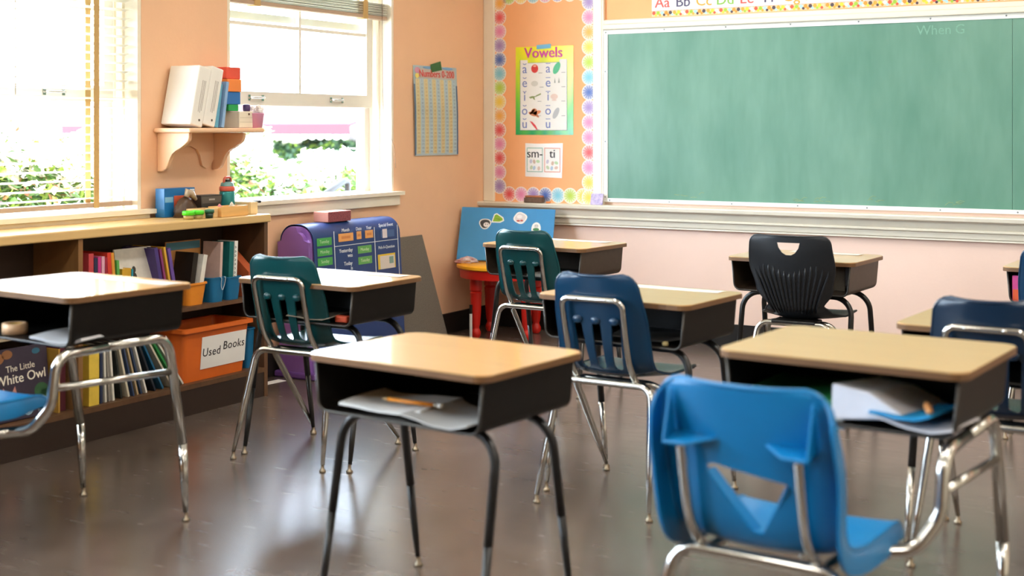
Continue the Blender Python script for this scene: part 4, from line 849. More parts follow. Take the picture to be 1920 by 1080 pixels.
t = thing('crumpled_paper', 'crumpled white and crimson paper on the yellow table', 'paper', (.155, -.475, .4606)); bm = bm_new(); obj('paper', lump(bm, .075, .06, .04, 21, 12, .4, -.2), mat('white red printed paper', '#eae3dd', .6, var=(16, .5, '#b3404d')), t, 10)
bm = bm_new(); bx2(bm, (-.006, -.006, 0), (.006, .006, .16)); bx2(bm, (-.007, -.007, .1605), (.007, .007, .215), 1); o = obj('white_stick', bm, [M_white, M_black]); o.location = (.262, -.60, .0008); tag(o, 'thin white stick with black tip beside the red table leg', 'stick')

# ================================================================== SCHOOL FURNITURE
def glide(parent, p, dirv=None, m=None):
    bm = bm_new(); lathe(bm, [(0, 0), (.012, 0), (.0135, .003), (.0125, .007), (.007, .012), (.0055, .032), (0, .032)], 14, p); return obj('glide', bm, m or M_glide, parent, 50)
def book_box(root, Wd, D, zt, hb, bmt=None):
    """open fronted sheet metal book box under the top"""
    hw = Wd / 2 - .022; y0, y1 = -D / 2 + .022, D / 2 - .035; th = .0035
    U_ = fillet([(-hw, 0, 0), (-hw + .012, 0, -hb), (hw - .012, 0, -hb), (hw, 0, 0)], .03, 5)
    bm = bm_new(); rows_ = []
    for y in (y0, y1): rows_.append([bm.verts.new((p.x, y, zt + p.z)) for p in U_])
    for k in range(len(U_) - 1): bm.faces.new((rows_[0][k], rows_[0][k + 1], rows_[1][k + 1], rows_[1][k]))
    bm.faces.new(rows_[1])
    me = evaluated(bm, [m_solid(th, 0)], 35); b = obj('book_box', me, bmt or M_box, root)
    bm = bm_new(); tube(bm, [(p.x, y0, zt + p.z) for p in U_], .0042, 8); obj('box_rim', bm, mat('worn metal rim', '#3f3a35', .35, metal=.3, var=(30, .15)), b)
    return b
def desktop(root, Wd, D, h):
    bm = bm_new(); prism(bm, rrect(Wd, D, .04, 6), .019, Matrix.Translation((0, 0, h - .019)), 0, 1)
    ed = [e for e in bm.edges if all(abs(v.co.z - h) < 1e-5 for v in e.verts)]
    bmesh.ops.bevel(bm, geom=ed, offset=.003, segments=2, affect='EDGES'); return obj('desktop', bm, [M_lam, M_lamedge], root, 30)
def desk(label, loc, rz, h, D=.457, Wd=.61, hb=.135, inserts=None, tube_m=None, bmt=None):
    t = thing('school_desk', label, 'desk', (loc[0], loc[1], 0), rz, 'open front school desks')
    tm = tube_m or M_black
    desktop(t, Wd, D, h); book_box(t, Wd, D, h - .0195, hb, bmt); zb = h - .0195 - hb - .0155
    for s in (-1, 1):
        yt, yf = s * .12, s * .205; xs = .262; rt = .0125
        mid = .52; P0 = V((xs, yt, zb)); Pf = V((xs + .008, yf, .03)); Pm = P0.lerp(Pf, .55)
        path = [(-Pm.x, Pm.y, Pm.z), (-P0.x, P0.y, P0.z), (P0.x, P0.y, P0.z), (Pm.x, Pm.y, Pm.z)]
        bm = bm_new(); tube(bm, fillet(path, .085, 8), rt, 12); f = obj('leg_frame', bm, tm, t)
        for sx in (-1, 1):
            a = V((sx * Pm.x, Pm.y, Pm.z)); b = V((sx * Pf.x, Pf.y, Pf.z))
            bm = bm_new(); tube(bm, [a, a.lerp(b, .7), b], [.0118, .0105, .0078], 12); obj('leg', bm, inserts or tm, t)
            glide(t, (sx * (Pf.x + .0003), Pf.y + s * .003, 0))
    return t
# ---- shells
EDGE = []
def rim_bead(m, parent, r=.0058):
    bm = bm_new(); tube(bm, EDGE, r, 8); return obj('rim', bm, m, parent)
def shell_grid(prof, hw, bow, rtop=.05, rfront=.05, nu=16, ns=5, flange=None):
    """surface swept along the side profile: prof (y,z) points, hw(t) half width, bow(t) forward curl of the edges"""
    C = catmull([(0, p[0], p[1]) for p in prof], ns); n = len(C)
    L = [0]
    for a, b in zip(C, C[1:]): L.append(L[-1] + (b - a).length)
    tot = L[-1]
    # extra rows close to both ends for the rounded corners
    ts = sorted(set([l / tot for l in L] + [x / tot for x in (.004, .012, .024, .04)] + [1 - x / tot for x in (.004, .012, .024, .038)]))
    def at(t):
        s = t * tot; i = 0
        while i < n - 2 and L[i + 1] < s: i += 1
        f = (s - L[i]) / max(1e-9, L[i + 1] - L[i]); return C[i].lerp(C[i + 1], f), (C[i + 1] - C[i]).normalized()
    bm = bm_new(); rows_ = []; edge_l, edge_r, edge_t = [], [], []
    for t in ts:
        p, tg = at(t); s = t * tot; w = hw(t)
        if s < rtop: w -= rtop - math.sqrt(max(0, rtop ** 2 - (rtop - s) ** 2))
        e = tot - s
        if e < rfront: w -= rfront - math.sqrt(max(0, rfront ** 2 - (rfront - e) ** 2))
        nrm = V((0, -tg.z, tg.y))       # points to the sitter's side
        if nrm.z < 0 and nrm.y < 0: nrm = -nrm
        nrm = V((0, abs(tg.z), abs(tg.y)))
        row = []
        for k in range(nu + 1):
            u = -1 + 2 * k / nu; row.append(p + V((u * w, 0, 0)) + nrm * (bow(t) * abs(u) ** 2.4))
        edge_l.append(row[0]); edge_r.append(row[-1])
        if t == 0: edge_t = list(row[1:-1])
        if flange:      # rolled edge turned away from the sitter, fading out at the top corners
            k_ = min(1, s / (rtop * 1.5)); k_ = k_ * k_ * (3 - 2 * k_); fl = flange(t) * k_ + .001
            row = [row[0] - V((.009 * k_ + .0005, 0, 0)) - nrm * fl, row[0] - V((.007 * k_ + .0003, 0, 0)) - nrm * fl * .35] + row + [row[-1] + V((.007 * k_ + .0003, 0, 0)) - nrm * fl * .35, row[-1] + V((.009 * k_ + .0005, 0, 0)) - nrm * fl]
        rows_.append(row)
    EDGE[:] = edge_l[::-1] + edge_t + edge_r
    rows_ = [[bm.verts.new(q) for q in row] for row in rows_]
    for a, b in zip(rows_, rows_[1:]):
        for k in range(len(a) - 1): bm.faces.new((a[k], a[k + 1], b[k + 1], b[k]))
    return bm
VP = [(-.262, .80), (-.248, .725), (-.226, .63), (-.202, .54), (-.178, .485), (-.135, .448), (-.06, .436), (.05, .435), (.14, .441), (.19, .44), (.218, .424)]
def interp(tab):
    def f(t):
        for (a, x), (b, y) in zip(tab, tab[1:]):
            if t <= b: k = (t - a) / (b - a); k = k * k * (3 - 2 * k); return x + (y - x) * k
        return tab[-1][1]
    return f
_slot_shell = None; SLOT_EDGE = []
def slot_shell():
    global _slot_shell
    if _slot_shell is None:
        bm = shell_grid(VP, interp([(0, .155), (.25, .174), (.5, .178), (.75, .188), (1, .182)]), interp([(0, .028), (.3, .04), (.5, .03), (.7, .014), (1, .006)]))
        c = bm_new()
        for x, tilt in ((-.068, .08), (0, 0), (.068, -.08)):
            M = Matrix(((1, 0, 0, x), (0, 0, 1, -.35), (0, 1, 0, .557), (0, 0, 0, 1))) @ Matrix.Rotation(tilt, 4, 'Z'); prism(c, rrect(.034, .17, .0165, 5), .25, M)
        SLOT_EDGE[:] = EDGE
        _slot_shell = evaluated(bm, [m_solid(.007, 0), m_cut(c)], 45)
    return _slot_shell.copy()
def chair_legs(t, m, xr=.165, zr=.424, xf=.216):
    for s, yt, yf, nm in ((-1, -.165, -.262, 'rear_leg_frame'), (1, -.085, .258, 'front_leg_frame')):
        zz = zr - (0.0 if s < 0 else .006); P0 = V((xr + .012, yt, zz)); Pf = V((xf, yf, .028))
        if s > 0: P0.x -= .012
        path = fillet([(-Pf.x, Pf.y, Pf.z), (-P0.x, P0.y, P0.z), (P0.x, P0.y, P0.z), (Pf.x, Pf.y, Pf.z)], .05, 7)
        rr = []
        for p in path: rr.append(.0075 + .0055 * min(1, max(0, (p.z - .03) / .17)))
        # extra points so the legs taper
        a, b = path[0], path[1]; pre = [a, a.lerp(b, .35), a.lerp(b, .6)]; c, d = path[-2], path[-1]; post = [d.lerp(c, .6), d.lerp(c, .35), d]
        full = pre + path[1:-1] + post; rr = [.0075, .0115, .013] + [.013] * (len(path) - 2) + [.013, .0115, .0075]
        bm = bm_new(); tube(bm, full, rr, 12); obj(nm, bm, m, t)
        for sx in (-1, 1): glide(t, (sx * Pf.x, Pf.y, 0))
def back_y(z, prof=VP):
    pr = sorted(prof, key=lambda p: p[1])
    pr = [p for p in pr if p[0] < -.1]
    for a, b in zip(pr, pr[1:]):
        if a[1] <= z <= b[1]: return a[0] + (b[0] - a[0]) * (z - a[1]) / (b[1] - a[1])
    return pr[0][0] if z < pr[0][1] else pr[-1][0]
def slot_chair(label, loc, rz, m):
    t = thing('school_chair', label, 'chair', (loc[0], loc[1], 0), rz, 'slotted plastic school chairs')
    obj('shell', slot_shell(), m, t); EDGE[:] = SLOT_EDGE; rim_bead(m, t)
    for x in (-.068, 0, .068):
        bm = bm_new(); bmesh.ops.create_uvsphere(bm, u_segments=14, v_segments=8, radius=1, matrix=Matrix.Translation((x * 1.03, back_y(.645) - .004, .647)) @ Matrix.Diagonal((.02, .0085, .014, 1))); obj('slot_hood', bm, m, t, 60)
    zz = [.43, .50, .58, .66, .722]; off = lambda z: back_y(z) - .016
    left = [V((-.116 + .01 * (.72 - z), off(z), z)) for z in zz]; right = [V((-p.x, p.y, p.z)) for p in left[::-1]]
    lp = catmull([V((-.12, -.10, .418)), V((-.12, -.15, .42))] + left[:-1], 4) ; rp = [V((-p.x, p.y, p.z)) for p in lp[::-1]]
    path = lp[:-1] + fillet([lp[-1], left[-1], right[0], rp[0]], .045, 7) + rp[1:]
    bm = bm_new(); tube(bm, path, .0108, 12); obj('back_tube', bm, M_chrome, t)
    for x in (-.055, .055):
        bm = bm_new(); lathe(bm, [(0, .005), (.006, .004), (.008, 0)], 10); bmesh.ops.rotate(bm, verts=bm.verts, matrix=Matrix.Rotation(R(90), 3, 'X')); bmesh.ops.translate(bm, verts=bm.verts, vec=(x, off(.722) - .0095, .722)); obj('rivet', bm, M_chrome, t)
    chair_legs(t, M_chrome); return t

DH = {'A': .792, 'B': .705, 'C': .691, 'D': .71, 'E': .723, 'F': .756, 'G': .704, 'H': .705, 'I': .71}
DB = desk('tan topped desk by the window behind the front teal chair', (1.289, -3.303), -.04, DH['B'])
DC = desk('tan topped desk at centre front with a pencil on papers inside', (2.634, -4.513), -.091, DH['C'], D=.47)
DD = desk('tan topped desk in the middle behind the navy chair', (2.603, -3.184), -.084, DH['D'], inserts=M_chrome)
DE = desk('tan topped desk in the far row near the blue magnet board', (1.406, -1.625), -.076, DH['E'], bmt=M_boxb)
DG = desk('tan topped desk in the far row with the black ribbed chair', (2.656, -1.455), -.047, DH['G'], bmt=M_boxb)
DHk = desk('tan topped desk behind the right front combo desk', (3.89, -3.235), -.06, DH['H'], inserts=M_chrome)
DI = desk('tan topped desk at the right edge of the far row', (3.868, -1.365), -.045, DH['I'])
slot_chair('teal chair pushed in at the desk by the window', (1.235, -3.315), R(2), M_teal)
slot_chair('navy blue chair pushed in at the middle desk', (2.583, -3.262), R(-1.5), M_navy)
slot_chair('dark teal chair at the far desk near the blue magnet board', (1.405, -1.70), R(-2), M_teal)
slot_chair('dark navy chair behind the right front combo desk', (3.88, -3.30), R(-3), M_navy2)
slot_chair('navy chair at the far right edge of the picture', (3.815, -1.44), R(-2), M_navy)

# ---- black ribbed chair
def ribbed_chair(label, loc, rz):
    t = thing('school_chair', label, 'chair', (loc[0], loc[1], 0), rz)
    pr = [(-.245, .825), (-.24, .74), (-.222, .64), (-.196, .55), (-.168, .49), (-.12, .452), (-.05, .442), (.06, .442), (.15, .452), (.2, .452), (.23, .436)]
    bm = shell_grid(pr, interp([(0, .182), (.18, .192), (.34, .172), (.46, .125), (.55, .15), (.68, .19), (1, .188)]), interp([(0, .02), (.3, .05), (.48, .04), (.7, .016), (1, .004)]), rtop=.035, rfront=.06, nu=22)
    c = bm_new(); hole = fillet([(-.062, .795, 0), (.062, .795, 0), (.02, .737, 0), (-.02, .737, 0), (-.062, .795, 0)], .016, 5)
    pts = [(v.x, v.y) for v in fillet([(-.066, .797, 0), (.066, .797, 0), (.052, .765, 0), (.018, .735, 0), (-.018, .735, 0), (-.052, .765, 0)], .012, 4)]
    prism(c, [(-.052, .797), (-.046, .774), (-.03, .752), (-.012, .742), (.012, .742), (.03, .752), (.046, .774), (.052, .797)], .25, Matrix(((1, 0, 0, 0), (0, 0, 1, -.36), (0, 1, 0, 0), (0, 0, 0, 1))))
    obj('shell', evaluated(bm, [m_solid(.007, 0), m_cut(c)], 45), M_blackp, t); rim_bead(M_blackp, t, .005)
    for k in range(15):        # fanned ribs on the rear of the back
        u = (k - 7) / 7; zt = .665 + .09 * abs(u) ** 1.5; path = []
        for j in range(9):
            z = zt - (zt - .475) * j / 8; w = .175 * (.5 + .5 * ((z - .46) / .22)); x = u * min(.168, w)
            path.append(V((x, back_y(z, pr) - .005 + .05 * abs(x / .185) ** 2.4, z)))
        n_ = len(path); bm = bm_new(); tube(bm, path, [.0012] + [.0068] * (n_ - 2) + [.002], 8); obj('rib', bm, M_blackp, t)
    chair_legs(t, M_chrome, .15, .43, .215)
    bm = bm_new(); bx(bm, (0, -.12, .436), (.2, .12, .014)); bevel(bm, .004); obj('seat_bracket', bm, M_black, t); return t
ribbed_chair('black ribbed chair with handle hole at the far desk', (2.705, -1.625), R(1))

# ---- combo desks
def v_shell(m, t):
    pr = [(-.262, .765), (-.25, .70), (-.232, .615), (-.212, .52), (-.192, .455), (-.155, .41), (-.08, .394), (.04, .392), (.13, .4), (.18, .402), (.206, .385), (.212, .36)]
    bm = shell_grid(pr, interp([(0, .19), (.22, .2), (.45, .192), (.6, .192), (1, .188)]), interp([(0, .02), (.25, .034), (.45, .03), (.7, .02), (1, .004)]), rtop=.05, rfront=.03, flange=interp([(0, .03), (.2, .05), (.42, .058), (.55, .05), (.8, .05), (1, .02)]))
    c = bm_new(); prism(c, [(-.088, .588), (-.07, .592), (.09, .568), (.092, .556), (.03, .452), (.016, .444), (.002, .452), (-.09, .57)], .3, Matrix(((1, 0, 0, 0), (0, 0, 1, -.42), (0, 1, 0, 0), (0, 0, 0, 1))))
    sh_ = obj('seat_shell', evaluated(bm, [m_solid(.007, 0), m_cut(c)], 45), m, t)
    rim_bead(m, sh_, .006)
    by = lambda z: back_y(z, pr)
    for s in (-1, 1):
        bm = bm_new()       # moulded ledge and fin that take the tube
        for p in ((.163, .05), (.105, .046), (.05, .0), (.05, -.008), (.163, -.008)):
            for dz in (0, -.007): bm.verts.new((s * p[0], by(.65) - p[1], .652 - .25 * p[1] + dz))
        bmesh.ops.convex_hull(bm, input=list(bm.verts)); bevel(bm, .002, 2); obj('tube_pocket', bm, m, sh_, 40)
        bm = bm_new()
        for x in (.158, .163):
            for p in ((by(.64) - .05, .642), (by(.64) + .006, .642), (by(.75) + .004, .75), (by(.72) - .01, .72)): bm.verts.new((s * x, p[0], p[1]))
        bmesh.ops.convex_hull(bm, input=list(bm.verts)); obj('pocket_fin', bm, m, sh_)
        x = s * .132; pts = [V((x, by(z) - .024, z)) for z in (.645, .56, .48, .43)] + [V((x, by(.40) + .0, .395)), V((x, -.12, .376)), V((x, -.04, .374))]
        bm = bm_new(); tube(bm, catmull(pts, 4), .0115, 12); obj('back_tube', bm, M_chrome, t)
    bm = bm_new(); L = [V((-.09, by(.572) - .005, .575)), V((.003, by(.45) - .005, .449)), V((.028, by(.45) - .005, .449)), V((.092, by(.56) - .005, .562))]    # lip folded in under the opening
    rows_ = [[bm.verts.new(p), bm.verts.new(p + V((0, .045, -.004)))] for p in L]
    for a, b in zip(rows_, rows_[1:]): bm.faces.new((a[0], a[1], b[1], b[0]))
    obj('opening_lip', evaluated(bm, [m_solid(.005, 0)], 30), m, sh_)
    return pr
def combo(label, loc, rz, h, D, seat_dy, seat_dx, m, both=True, sz=0, az=0):
    t = thing('combo_desk', label, 'combo desk', (loc[0], loc[1], 0), rz, 'combo desks with attached seats'); Wd = .61; hb = .135
    desktop(t, Wd, D, h); book_box(t, Wd, D, h - .0195, hb); zb = h - .0195 - hb - .017
    r_ = .016
    for sx in (-1, 1):
        x = sx * .262
        rear = fillet([(x, -.08, zb), (x, .165, zb), (x + sx * .004, .225, .26)], .07, 8); bm = bm_new(); tube(bm, rear, r_, 12); obj('side_frame', bm, M_chrome, t)
        bm = bm_new(); tube(bm, [(x + sx * .004, .225, .26), (x + sx * .004, .232, .14), (x + sx * .004, .238, .03)], [.0155, .014, .009], 12); obj('rear_leg', bm, M_chrome, t); glide(t, (x + sx * .004, .24, 0))
        if sx > 0 or both:
            sw = fillet([(x, -.075, zb), (x, -.262, zb - .004), (x - sx * .002, -.28, .44 + az), (x - sx * .045, -.32, .368 + az), (x - sx * .12, -.35, .36 + az), (x - sx * .13, seat_dy - .02, .36 + az)], [.06, .09, .07, .04], 8)
            bm = bm_new(); tube(bm, sw, r_, 12); obj('seat_arm', bm, M_chrome, t)
            bm = bm_new(); tube(bm, [(x - sx * .002, -.273, .492 + az), (x + sx * .001, .198, .475 + az)], .0115, 12); obj('side_brace', bm, M_chrome, t)
    st = bpy.data.objects.new('seat', None); COL.objects.link(st); st.parent = t; st.location = (seat_dx, seat_dy, sz)
    v_shell(m, st)
    P0 = V((.19, -.17, .385)); Pf = V((.245, -.25, .03 - sz))
    path = fillet([(-Pf.x, Pf.y, Pf.z), (-P0.x, P0.y, P0.z), (P0.x, P0.y, P0.z), (Pf.x, Pf.y, Pf.z)], .06, 8); bm = bm_new(); tube(bm, path, [.009] + [.0145] * (len(path) - 2) + [.009], 12); obj('leg_frame', bm, M_chrome, st)
    for s in (-1, 1): glide(st, (s * Pf.x, Pf.y - .002, -sz))
    return t
combo('combo desk at right front with bright blue seat and stuffed book box', (3.716, -4.241), -.068, DH['F'], .487, -.45, -.03, M_blue, both=False)
combo('combo desk at left front with blue seat partly in view', (1.178, -4.512), -.077, DH['A'], .493, -.42, -.04, M_blue, both=False, sz=.07, az=.028)

# ================================================================== THINGS ON AND IN THE DESKS
def on_desk(dk, u, v):
    (x, y), a = dk; c, s = math.cos(a), math.sin(a); return x + u * c - v * s, y + u * s + v * c
POS = {'A': ((1.178, -4.512), -.077), 'B': ((1.289, -3.303), -.04), 'C': ((2.634, -4.513), -.091), 'D': ((2.603, -3.184), -.084), 'E': ((1.406, -1.625), -.076), 'F': ((3.716, -4.241), -.068), 'G': ((2.656, -1.455), -.047), 'H': ((3.89, -3.235), -.06), 'I': ((3.868, -1.365), -.045)}
M_strip = mat('laminated name strip', '#efebe3', .25, var=(6, .03))
for k, w_, lab in (('A', .5, 'white name strip along the back of the left front combo desk'), ('B', .42, 'white name strip on the desk by the window'), ('D', .40, 'white name strip on the middle desk'), ('E', .36, 'white name strip on the far desk near the magnet board'), ('G', .34, 'pale name strip on the desk with the black chair'), ('H', .4, 'pale name strip on the desk behind the right combo')):
    x, y = on_desk(POS[k], .04, .165); bm = bm_new(); g = []
    n = 10
    for i in range(n + 1):
        xx = -w_ / 2 + w_ * i / n; zz = .0012 + .004 * max(0, abs(2 * i / n - 1) - .75)
        g.append([bm.verts.new((xx, -.035, zz)), bm.verts.new((xx, .035, zz))])
    for a, b in zip(g, g[1:]): bm.faces.new((a[0], b[0], b[1], a[1]))
    o = obj('name_strip', evaluated(bm, [m_solid(.0008, 0)], 40), M_strip); o.location = (x, y, DH[k]); o.rotation_euler = (0, 0, POS[k][1]); tag(o, lab, 'name strip', 'desk name strips')
def inside(k, u, v, dz=0):
    x, y = on_desk(POS[k], u, v); return (x, y, DH[k] - .0195 - .135 + .0025 + dz)
def paper(name, label, cat, k, u, v, w_, d_, col, rz=0, dz=0, bend=.01, th=.0015, tilt=0):
    bm = bm_new(); n = 8; g = []
    for i in range(n + 1):
        x = -w_ / 2 + w_ * i / n; z = bend * ((2 * i / n - 1) ** 2) + .001
        g.append([bm.verts.new((x, -d_ / 2 + d_ * j / 3, max(.001, z + bend * .4 * math.sin(i * .9 + j)))) for j in range(4)])
    for a, b in zip(g, g[1:]):
        for j in range(3): bm.faces.new((a[j], b[j], b[j + 1], a[j + 1]))
    o = obj(name, evaluated(bm, [m_solid(th, 1)], 50), mat('sheet ' + col, col, .55, var=(6, .05))); o.location = inside(k, u, v, dz + .001); o.rotation_euler = (0, R(tilt), POS[k][1] + rz); return tag(o, label, cat)
paper('paper_stack', 'white exercise sheets inside the centre front desk under the pencil', 'paper', 'C', -.10, -.07, .26, .22, '#e2e2e0', .12, .012, .008, .008)
paper('grey_folder', 'grey folder sticking out of the centre front desk', 'folder', 'C', .14, -.10, .24, .24, '#b9b7b4', -.1, .006, .012, .004)
t = thing('pencil', 'orange pencil lying on papers in the centre front desk', 'pencil', (0, 0, 0)); t.location = V(inside('C', -.02, -.12, .032)) + V((0, 0, 0)); t.rotation_euler = (0, 0, -.091 + R(4))
bm = bm_new(); tube(bm, [(-.08, 0, 0), (.07, 0, 0)], .0055, 6); obj('shaft', bm, mat('orange pencil paint', '#e08a1e', .4, var=(30, .05)), t); bm = bm_new(); tube(bm, [(.0702, 0, 0), (.083, 0, 0)], .0056, 10); obj('ferrule', bm, M_glide, t); bm = bm_new(); tube(bm, [(.0832, 0, 0), (.095, 0, 0)], .0054, 10); obj('eraser_tip', bm, mat('white rubber', '#e9e2d8', .8, var=(30, .05)), t); bm = bm_new(); tube(bm, [(-.0802, 0, 0), (-.1, 0, 0)], [.0054, .001], 6); obj('point', bm, mat('cut wood', '#d9b98a', .7, var=(30, .1)), t)
paper('exercise_book', 'white exercise book in the left combo desk', 'exercise book', 'A', .17, -.10, .2, .24, '#c9c9cd', .2, .005, .012, .008)
t = thing('tape_roll', 'cream and yellow tape roll in the left combo desk', 'tape roll', inside('A', -.09, -.16, .0008)); bm = bm_new(); lathe(bm, [(.026, 0), (.04, 0), (.04, .034), (.026, .034), (.026, 0)], 22); obj('roll', bm, mat('cream tape', '#e0b48a', .4, var=(20, .2)), t)
bm = bm_new(); lathe(bm, [(.0255, .002), (.0255, .032), (.023, .032), (.023, .002), (.0255, .002)], 22); obj('core', bm, mat('yellow card', '#c79a3a', .6, var=(20, .1)), t)
paper('folded_sheet', 'folded sheet inside the desk by the window', 'paper', 'B', .05, -.12, .2, .2, '#8f8678', .3, .01, .012)
bm = bm_new(); bx(bm, (0, 0, .014), (.06, .03, .026)); bevel(bm, .006, 2); o = obj('rubber_eraser', bm, mat('orange red rubber', '#d2512f', .7, var=(20, .08))); o.location = inside('B', .19, -.15, .0008); tag(o, 'orange red eraser inside the desk by the window', 'eraser')
paper('notebook', 'pale notebook inside the far desk near the magnet board', 'notebook', 'E', .08, -.09, .24, .22, '#bdb6aa', .1, .004, .004, .01)
bm = bm_new(); bx2(bm, (-.06, -.003, 0), (.06, .003, .11)); o = obj('brown_card', bm, mat('brown card', '#6b5a43', .7, var=(12, .1))); o.location = inside('G', .14, -.02, .001); o.rotation_euler = (0, 0, -.2); tag(o, 'brown card standing inside the desk with the black chair', 'card')
paper('worksheet', 'dark worksheet lying in the middle desk', 'paper', 'D', .08, -.05, .26, .2, '#55524c', .2, .006, .01)
bm = bm_new(); lathe(bm, [(0, 0), (.01, .001), (.012, .008), (.008, .014), (0, .015)], 14); o = obj('glass_marble', bm, mat('amber glass', '#d8c48a', .1, var=(20, .1)), None, 60); o.location = inside('D', .19, -.165, .0008); tag(o, 'small amber marble at the front of the middle desk', 'marble')
# stuffed right combo desk
paper('green_folder', 'dark green folder inside the right combo desk', 'folder', 'F', -.12, -.06, .26, .28, '#17692f', .05, .045, .006, .02)
paper('sketch_pad', 'thick pale sketch pad under the green folder in the right combo', 'pad', 'F', -.12, -.06, .24, .26, '#cfcabf', .02, .004, .003, .03)
bm = bm_new(); Mx = Matrix(); P_ = [(-.075, 0, .002), (.115, 0, .022), (.02, 0, .075), (-.072, 0, .088)]
va = [bm.verts.new((p[0], -.19, p[2])) for p in P_]; vb = [bm.verts.new((p[0] + .04, .02, p[2] * .8 + .006)) for p in P_]
for k in range(4): bm.faces.new((va[k], va[(k + 1) % 4], vb[(k + 1) % 4], vb[k]))
bm.faces.new(va[::-1]); bm.faces.new(vb); bevel(bm, .003, 1)
o = obj('paper_wad', bm, mat('crumpled white sheets', '#e6e4ea', .6, var=(8, .06))); o.location = inside('F', .055, -.02, .004); o.rotation_euler = (0, 0, -.068); tag(o, 'bulging wad of white sheets in the right combo desk', 'paper')
paper('white_sheaf', 'loose white sheets sagging out of the right combo desk', 'paper', 'F', .175, -.13, .2, .2, '#d9d7dc', -.05, .012, .012, .004, 5)
paper('blue_folder', 'bright blue folder in the right combo desk', 'folder', 'F', .165, -.14, .15, .19, '#1e8fc6', -.15, .034, .008, .006, -3)
bm = bm_new(); lathe(bm, [(0, 0), (.008, 0), (.009, .01), (.009, .07), (.006, .078), (0, .08)], 12); bmesh.ops.rotate(bm, verts=bm.verts, matrix=Matrix.Rotation(R(90), 3, 'X')); o = obj('glue_stick', bm, mat('orange cream tube', '#d9955a', .4, var=(20, .3))); o.location = V(inside('F', .19, -.15, .054)); o.rotation_euler = (0, 0, .3); tag(o, 'orange glue stick on the blue folder in the right combo', 'glue stick')
# far right desk folder, cup
t = thing('game_box', 'pink and orange game box inside the far right desk', 'box', inside('I', -.165, -.198, .001), -.045); bm = bm_new(); bx2(bm, (-.1, 0, 0), (.1, .03, .112)); obj('carton', bm, mat('magenta print', '#ee3aa8', .4, var=(18, .3, '#f0709a')), t)
F = FW(0, 0); flat('printed_panel', [[(-.098, .002), (.098, .002), (.098, .054), (-.098, .054)]], flat_mat('#ff6a3a'), F, t)
for (x0, y0) in ((-.06, .07), (-.045, .07), (-.06, .085), (-.045, .085)): flat('printed_mark', [[(x0, y0), (x0 + .011, y0), (x0 + .011, y0 + .011), (x0, y0 + .011)]], flat_mat('#6a1a5a'), F, t, lift=.0008)
for x0 in (-.062, -.044): flat('printed_mark', [[(x0, .015), (x0 + .01, .015), (x0 + .01, .04), (x0, .04)]], flat_mat('#8a1f2a'), F, t, lift=.0008)
x, y = on_desk(POS['H'], .085, .13)
t = thing('paper_cup', 'small white cup on the desk behind the right combo', 'cup', (x, y, DH['H'] + .0003)); bm = bm_new(); lathe(bm, [(0, 0), (.017, 0), (.021, .03), (.022, .03), (.0195, .03), (.016, .002), (0, .002)], 18); obj('cup', bm, M_white, t)

# ================================================================== FILL LAMPS (added on the unseen ceiling to brighten the room)
M_fill = bpy.data.materials.new('added fill diffuser'); M_fill.use_nodes = True; b_ = M_fill.node_tree.nodes['Principled BSDF']; b_.inputs['Emission Color'].default_value = (1, .93, .84, 1); b_.inputs['Emission Strength'].default_value = 1.5; b_.inputs['Base Color'].default_value = (.9, .9, .9, 1)
FILL_W = 22
for i, yy in enumerate((-1.9, -4.6, -7.3)):
    for j, xx in enumerate((2.2, 4.6, 7.0)):
        t = thing('fill_lamp', ('long added fill lamp, %s of row %s from the chalkboard' % (('nearest the windows', 'middle', 'farthest from the windows')[j], ('first', 'second', 'third')[i])), 'lamp', (xx, yy, 3.2), 0, 'added fill lamps')
        bm = bm_new(); bx2(bm, (-.16, -.62, .02), (.16, .62, .0995)); obj('fill_housing', bm, M_sash, t); bm = bm_new(); bx2(bm, (-.14, -.6, .0), (.14, .6, .0195)); obj('fill_diffuser', bm, M_fill, t)
        ld = bpy.data.lights.new('fill_light', 'AREA'); ld.shape = 'RECTANGLE'; ld.size = .28; ld.size_y = 1.2; ld.energy = FILL_W; ld.color = (1, .95, .88)
        lo = bpy.data.objects.new('fill_light', ld); COL.objects.link(lo); lo.parent = t; lo.location = (0, 0, -.004)

# ================================================================== OUTSIDE
def ground(name, a, b, z, hx, label):
    bm = bm_new(); bx2(bm, (a[0], a[1], z - .3), (b[0], b[1], z)); o = obj(name, bm, mat('ground ' + hx, hx, .9, var=(1.5, .12))); tag(o, label, kind='structure')
ground('terrace', (-4.6, -14), (-T - .001, 6), -.3, '#c9c2b4', 'pale terrace outside the windows')
ground('lower_ground', (-40, -30), (-4.6, 40), -1.9, '#b9b4a2', 'lower schoolyard beyond the hedge')
M_bldg = mat('white stucco', '#f2efe9', .8, var=(2, .03), bump=(30, .1))
bl = thing('school_building', 'white building with rose scalloped awning seen through the open window', 'building', (0, 13, -1.9))
bm = bm_new(); bx2(bm, (-30, 2.2, 2.7), (-3, 8, 6.5)); bx2(bm, (-14.95, 2.2, 0), (-14.25, 2.9, 2.7)); bx2(bm, (-11.3, 2.2, 0), (-3, 8, 2.7)); obj('wall', bm, M_bldg, bl)
bm = bm_new(); bx2(bm, (-30, 4.6, 0), (-11.3, 4.8, 2.7)); obj('dark_porch_wall', bm, mat('dark brick porch', '#3a2420', .8, var=(3, .3)), bl)
bm = bm_new(); bx2(bm, (-14.02, 2.2, 0), (-13.9, 2.32, 2.7)); obj('awning_post', bm, mat('grey post', '#8c8f98', .5, var=(5, .1)), bl)
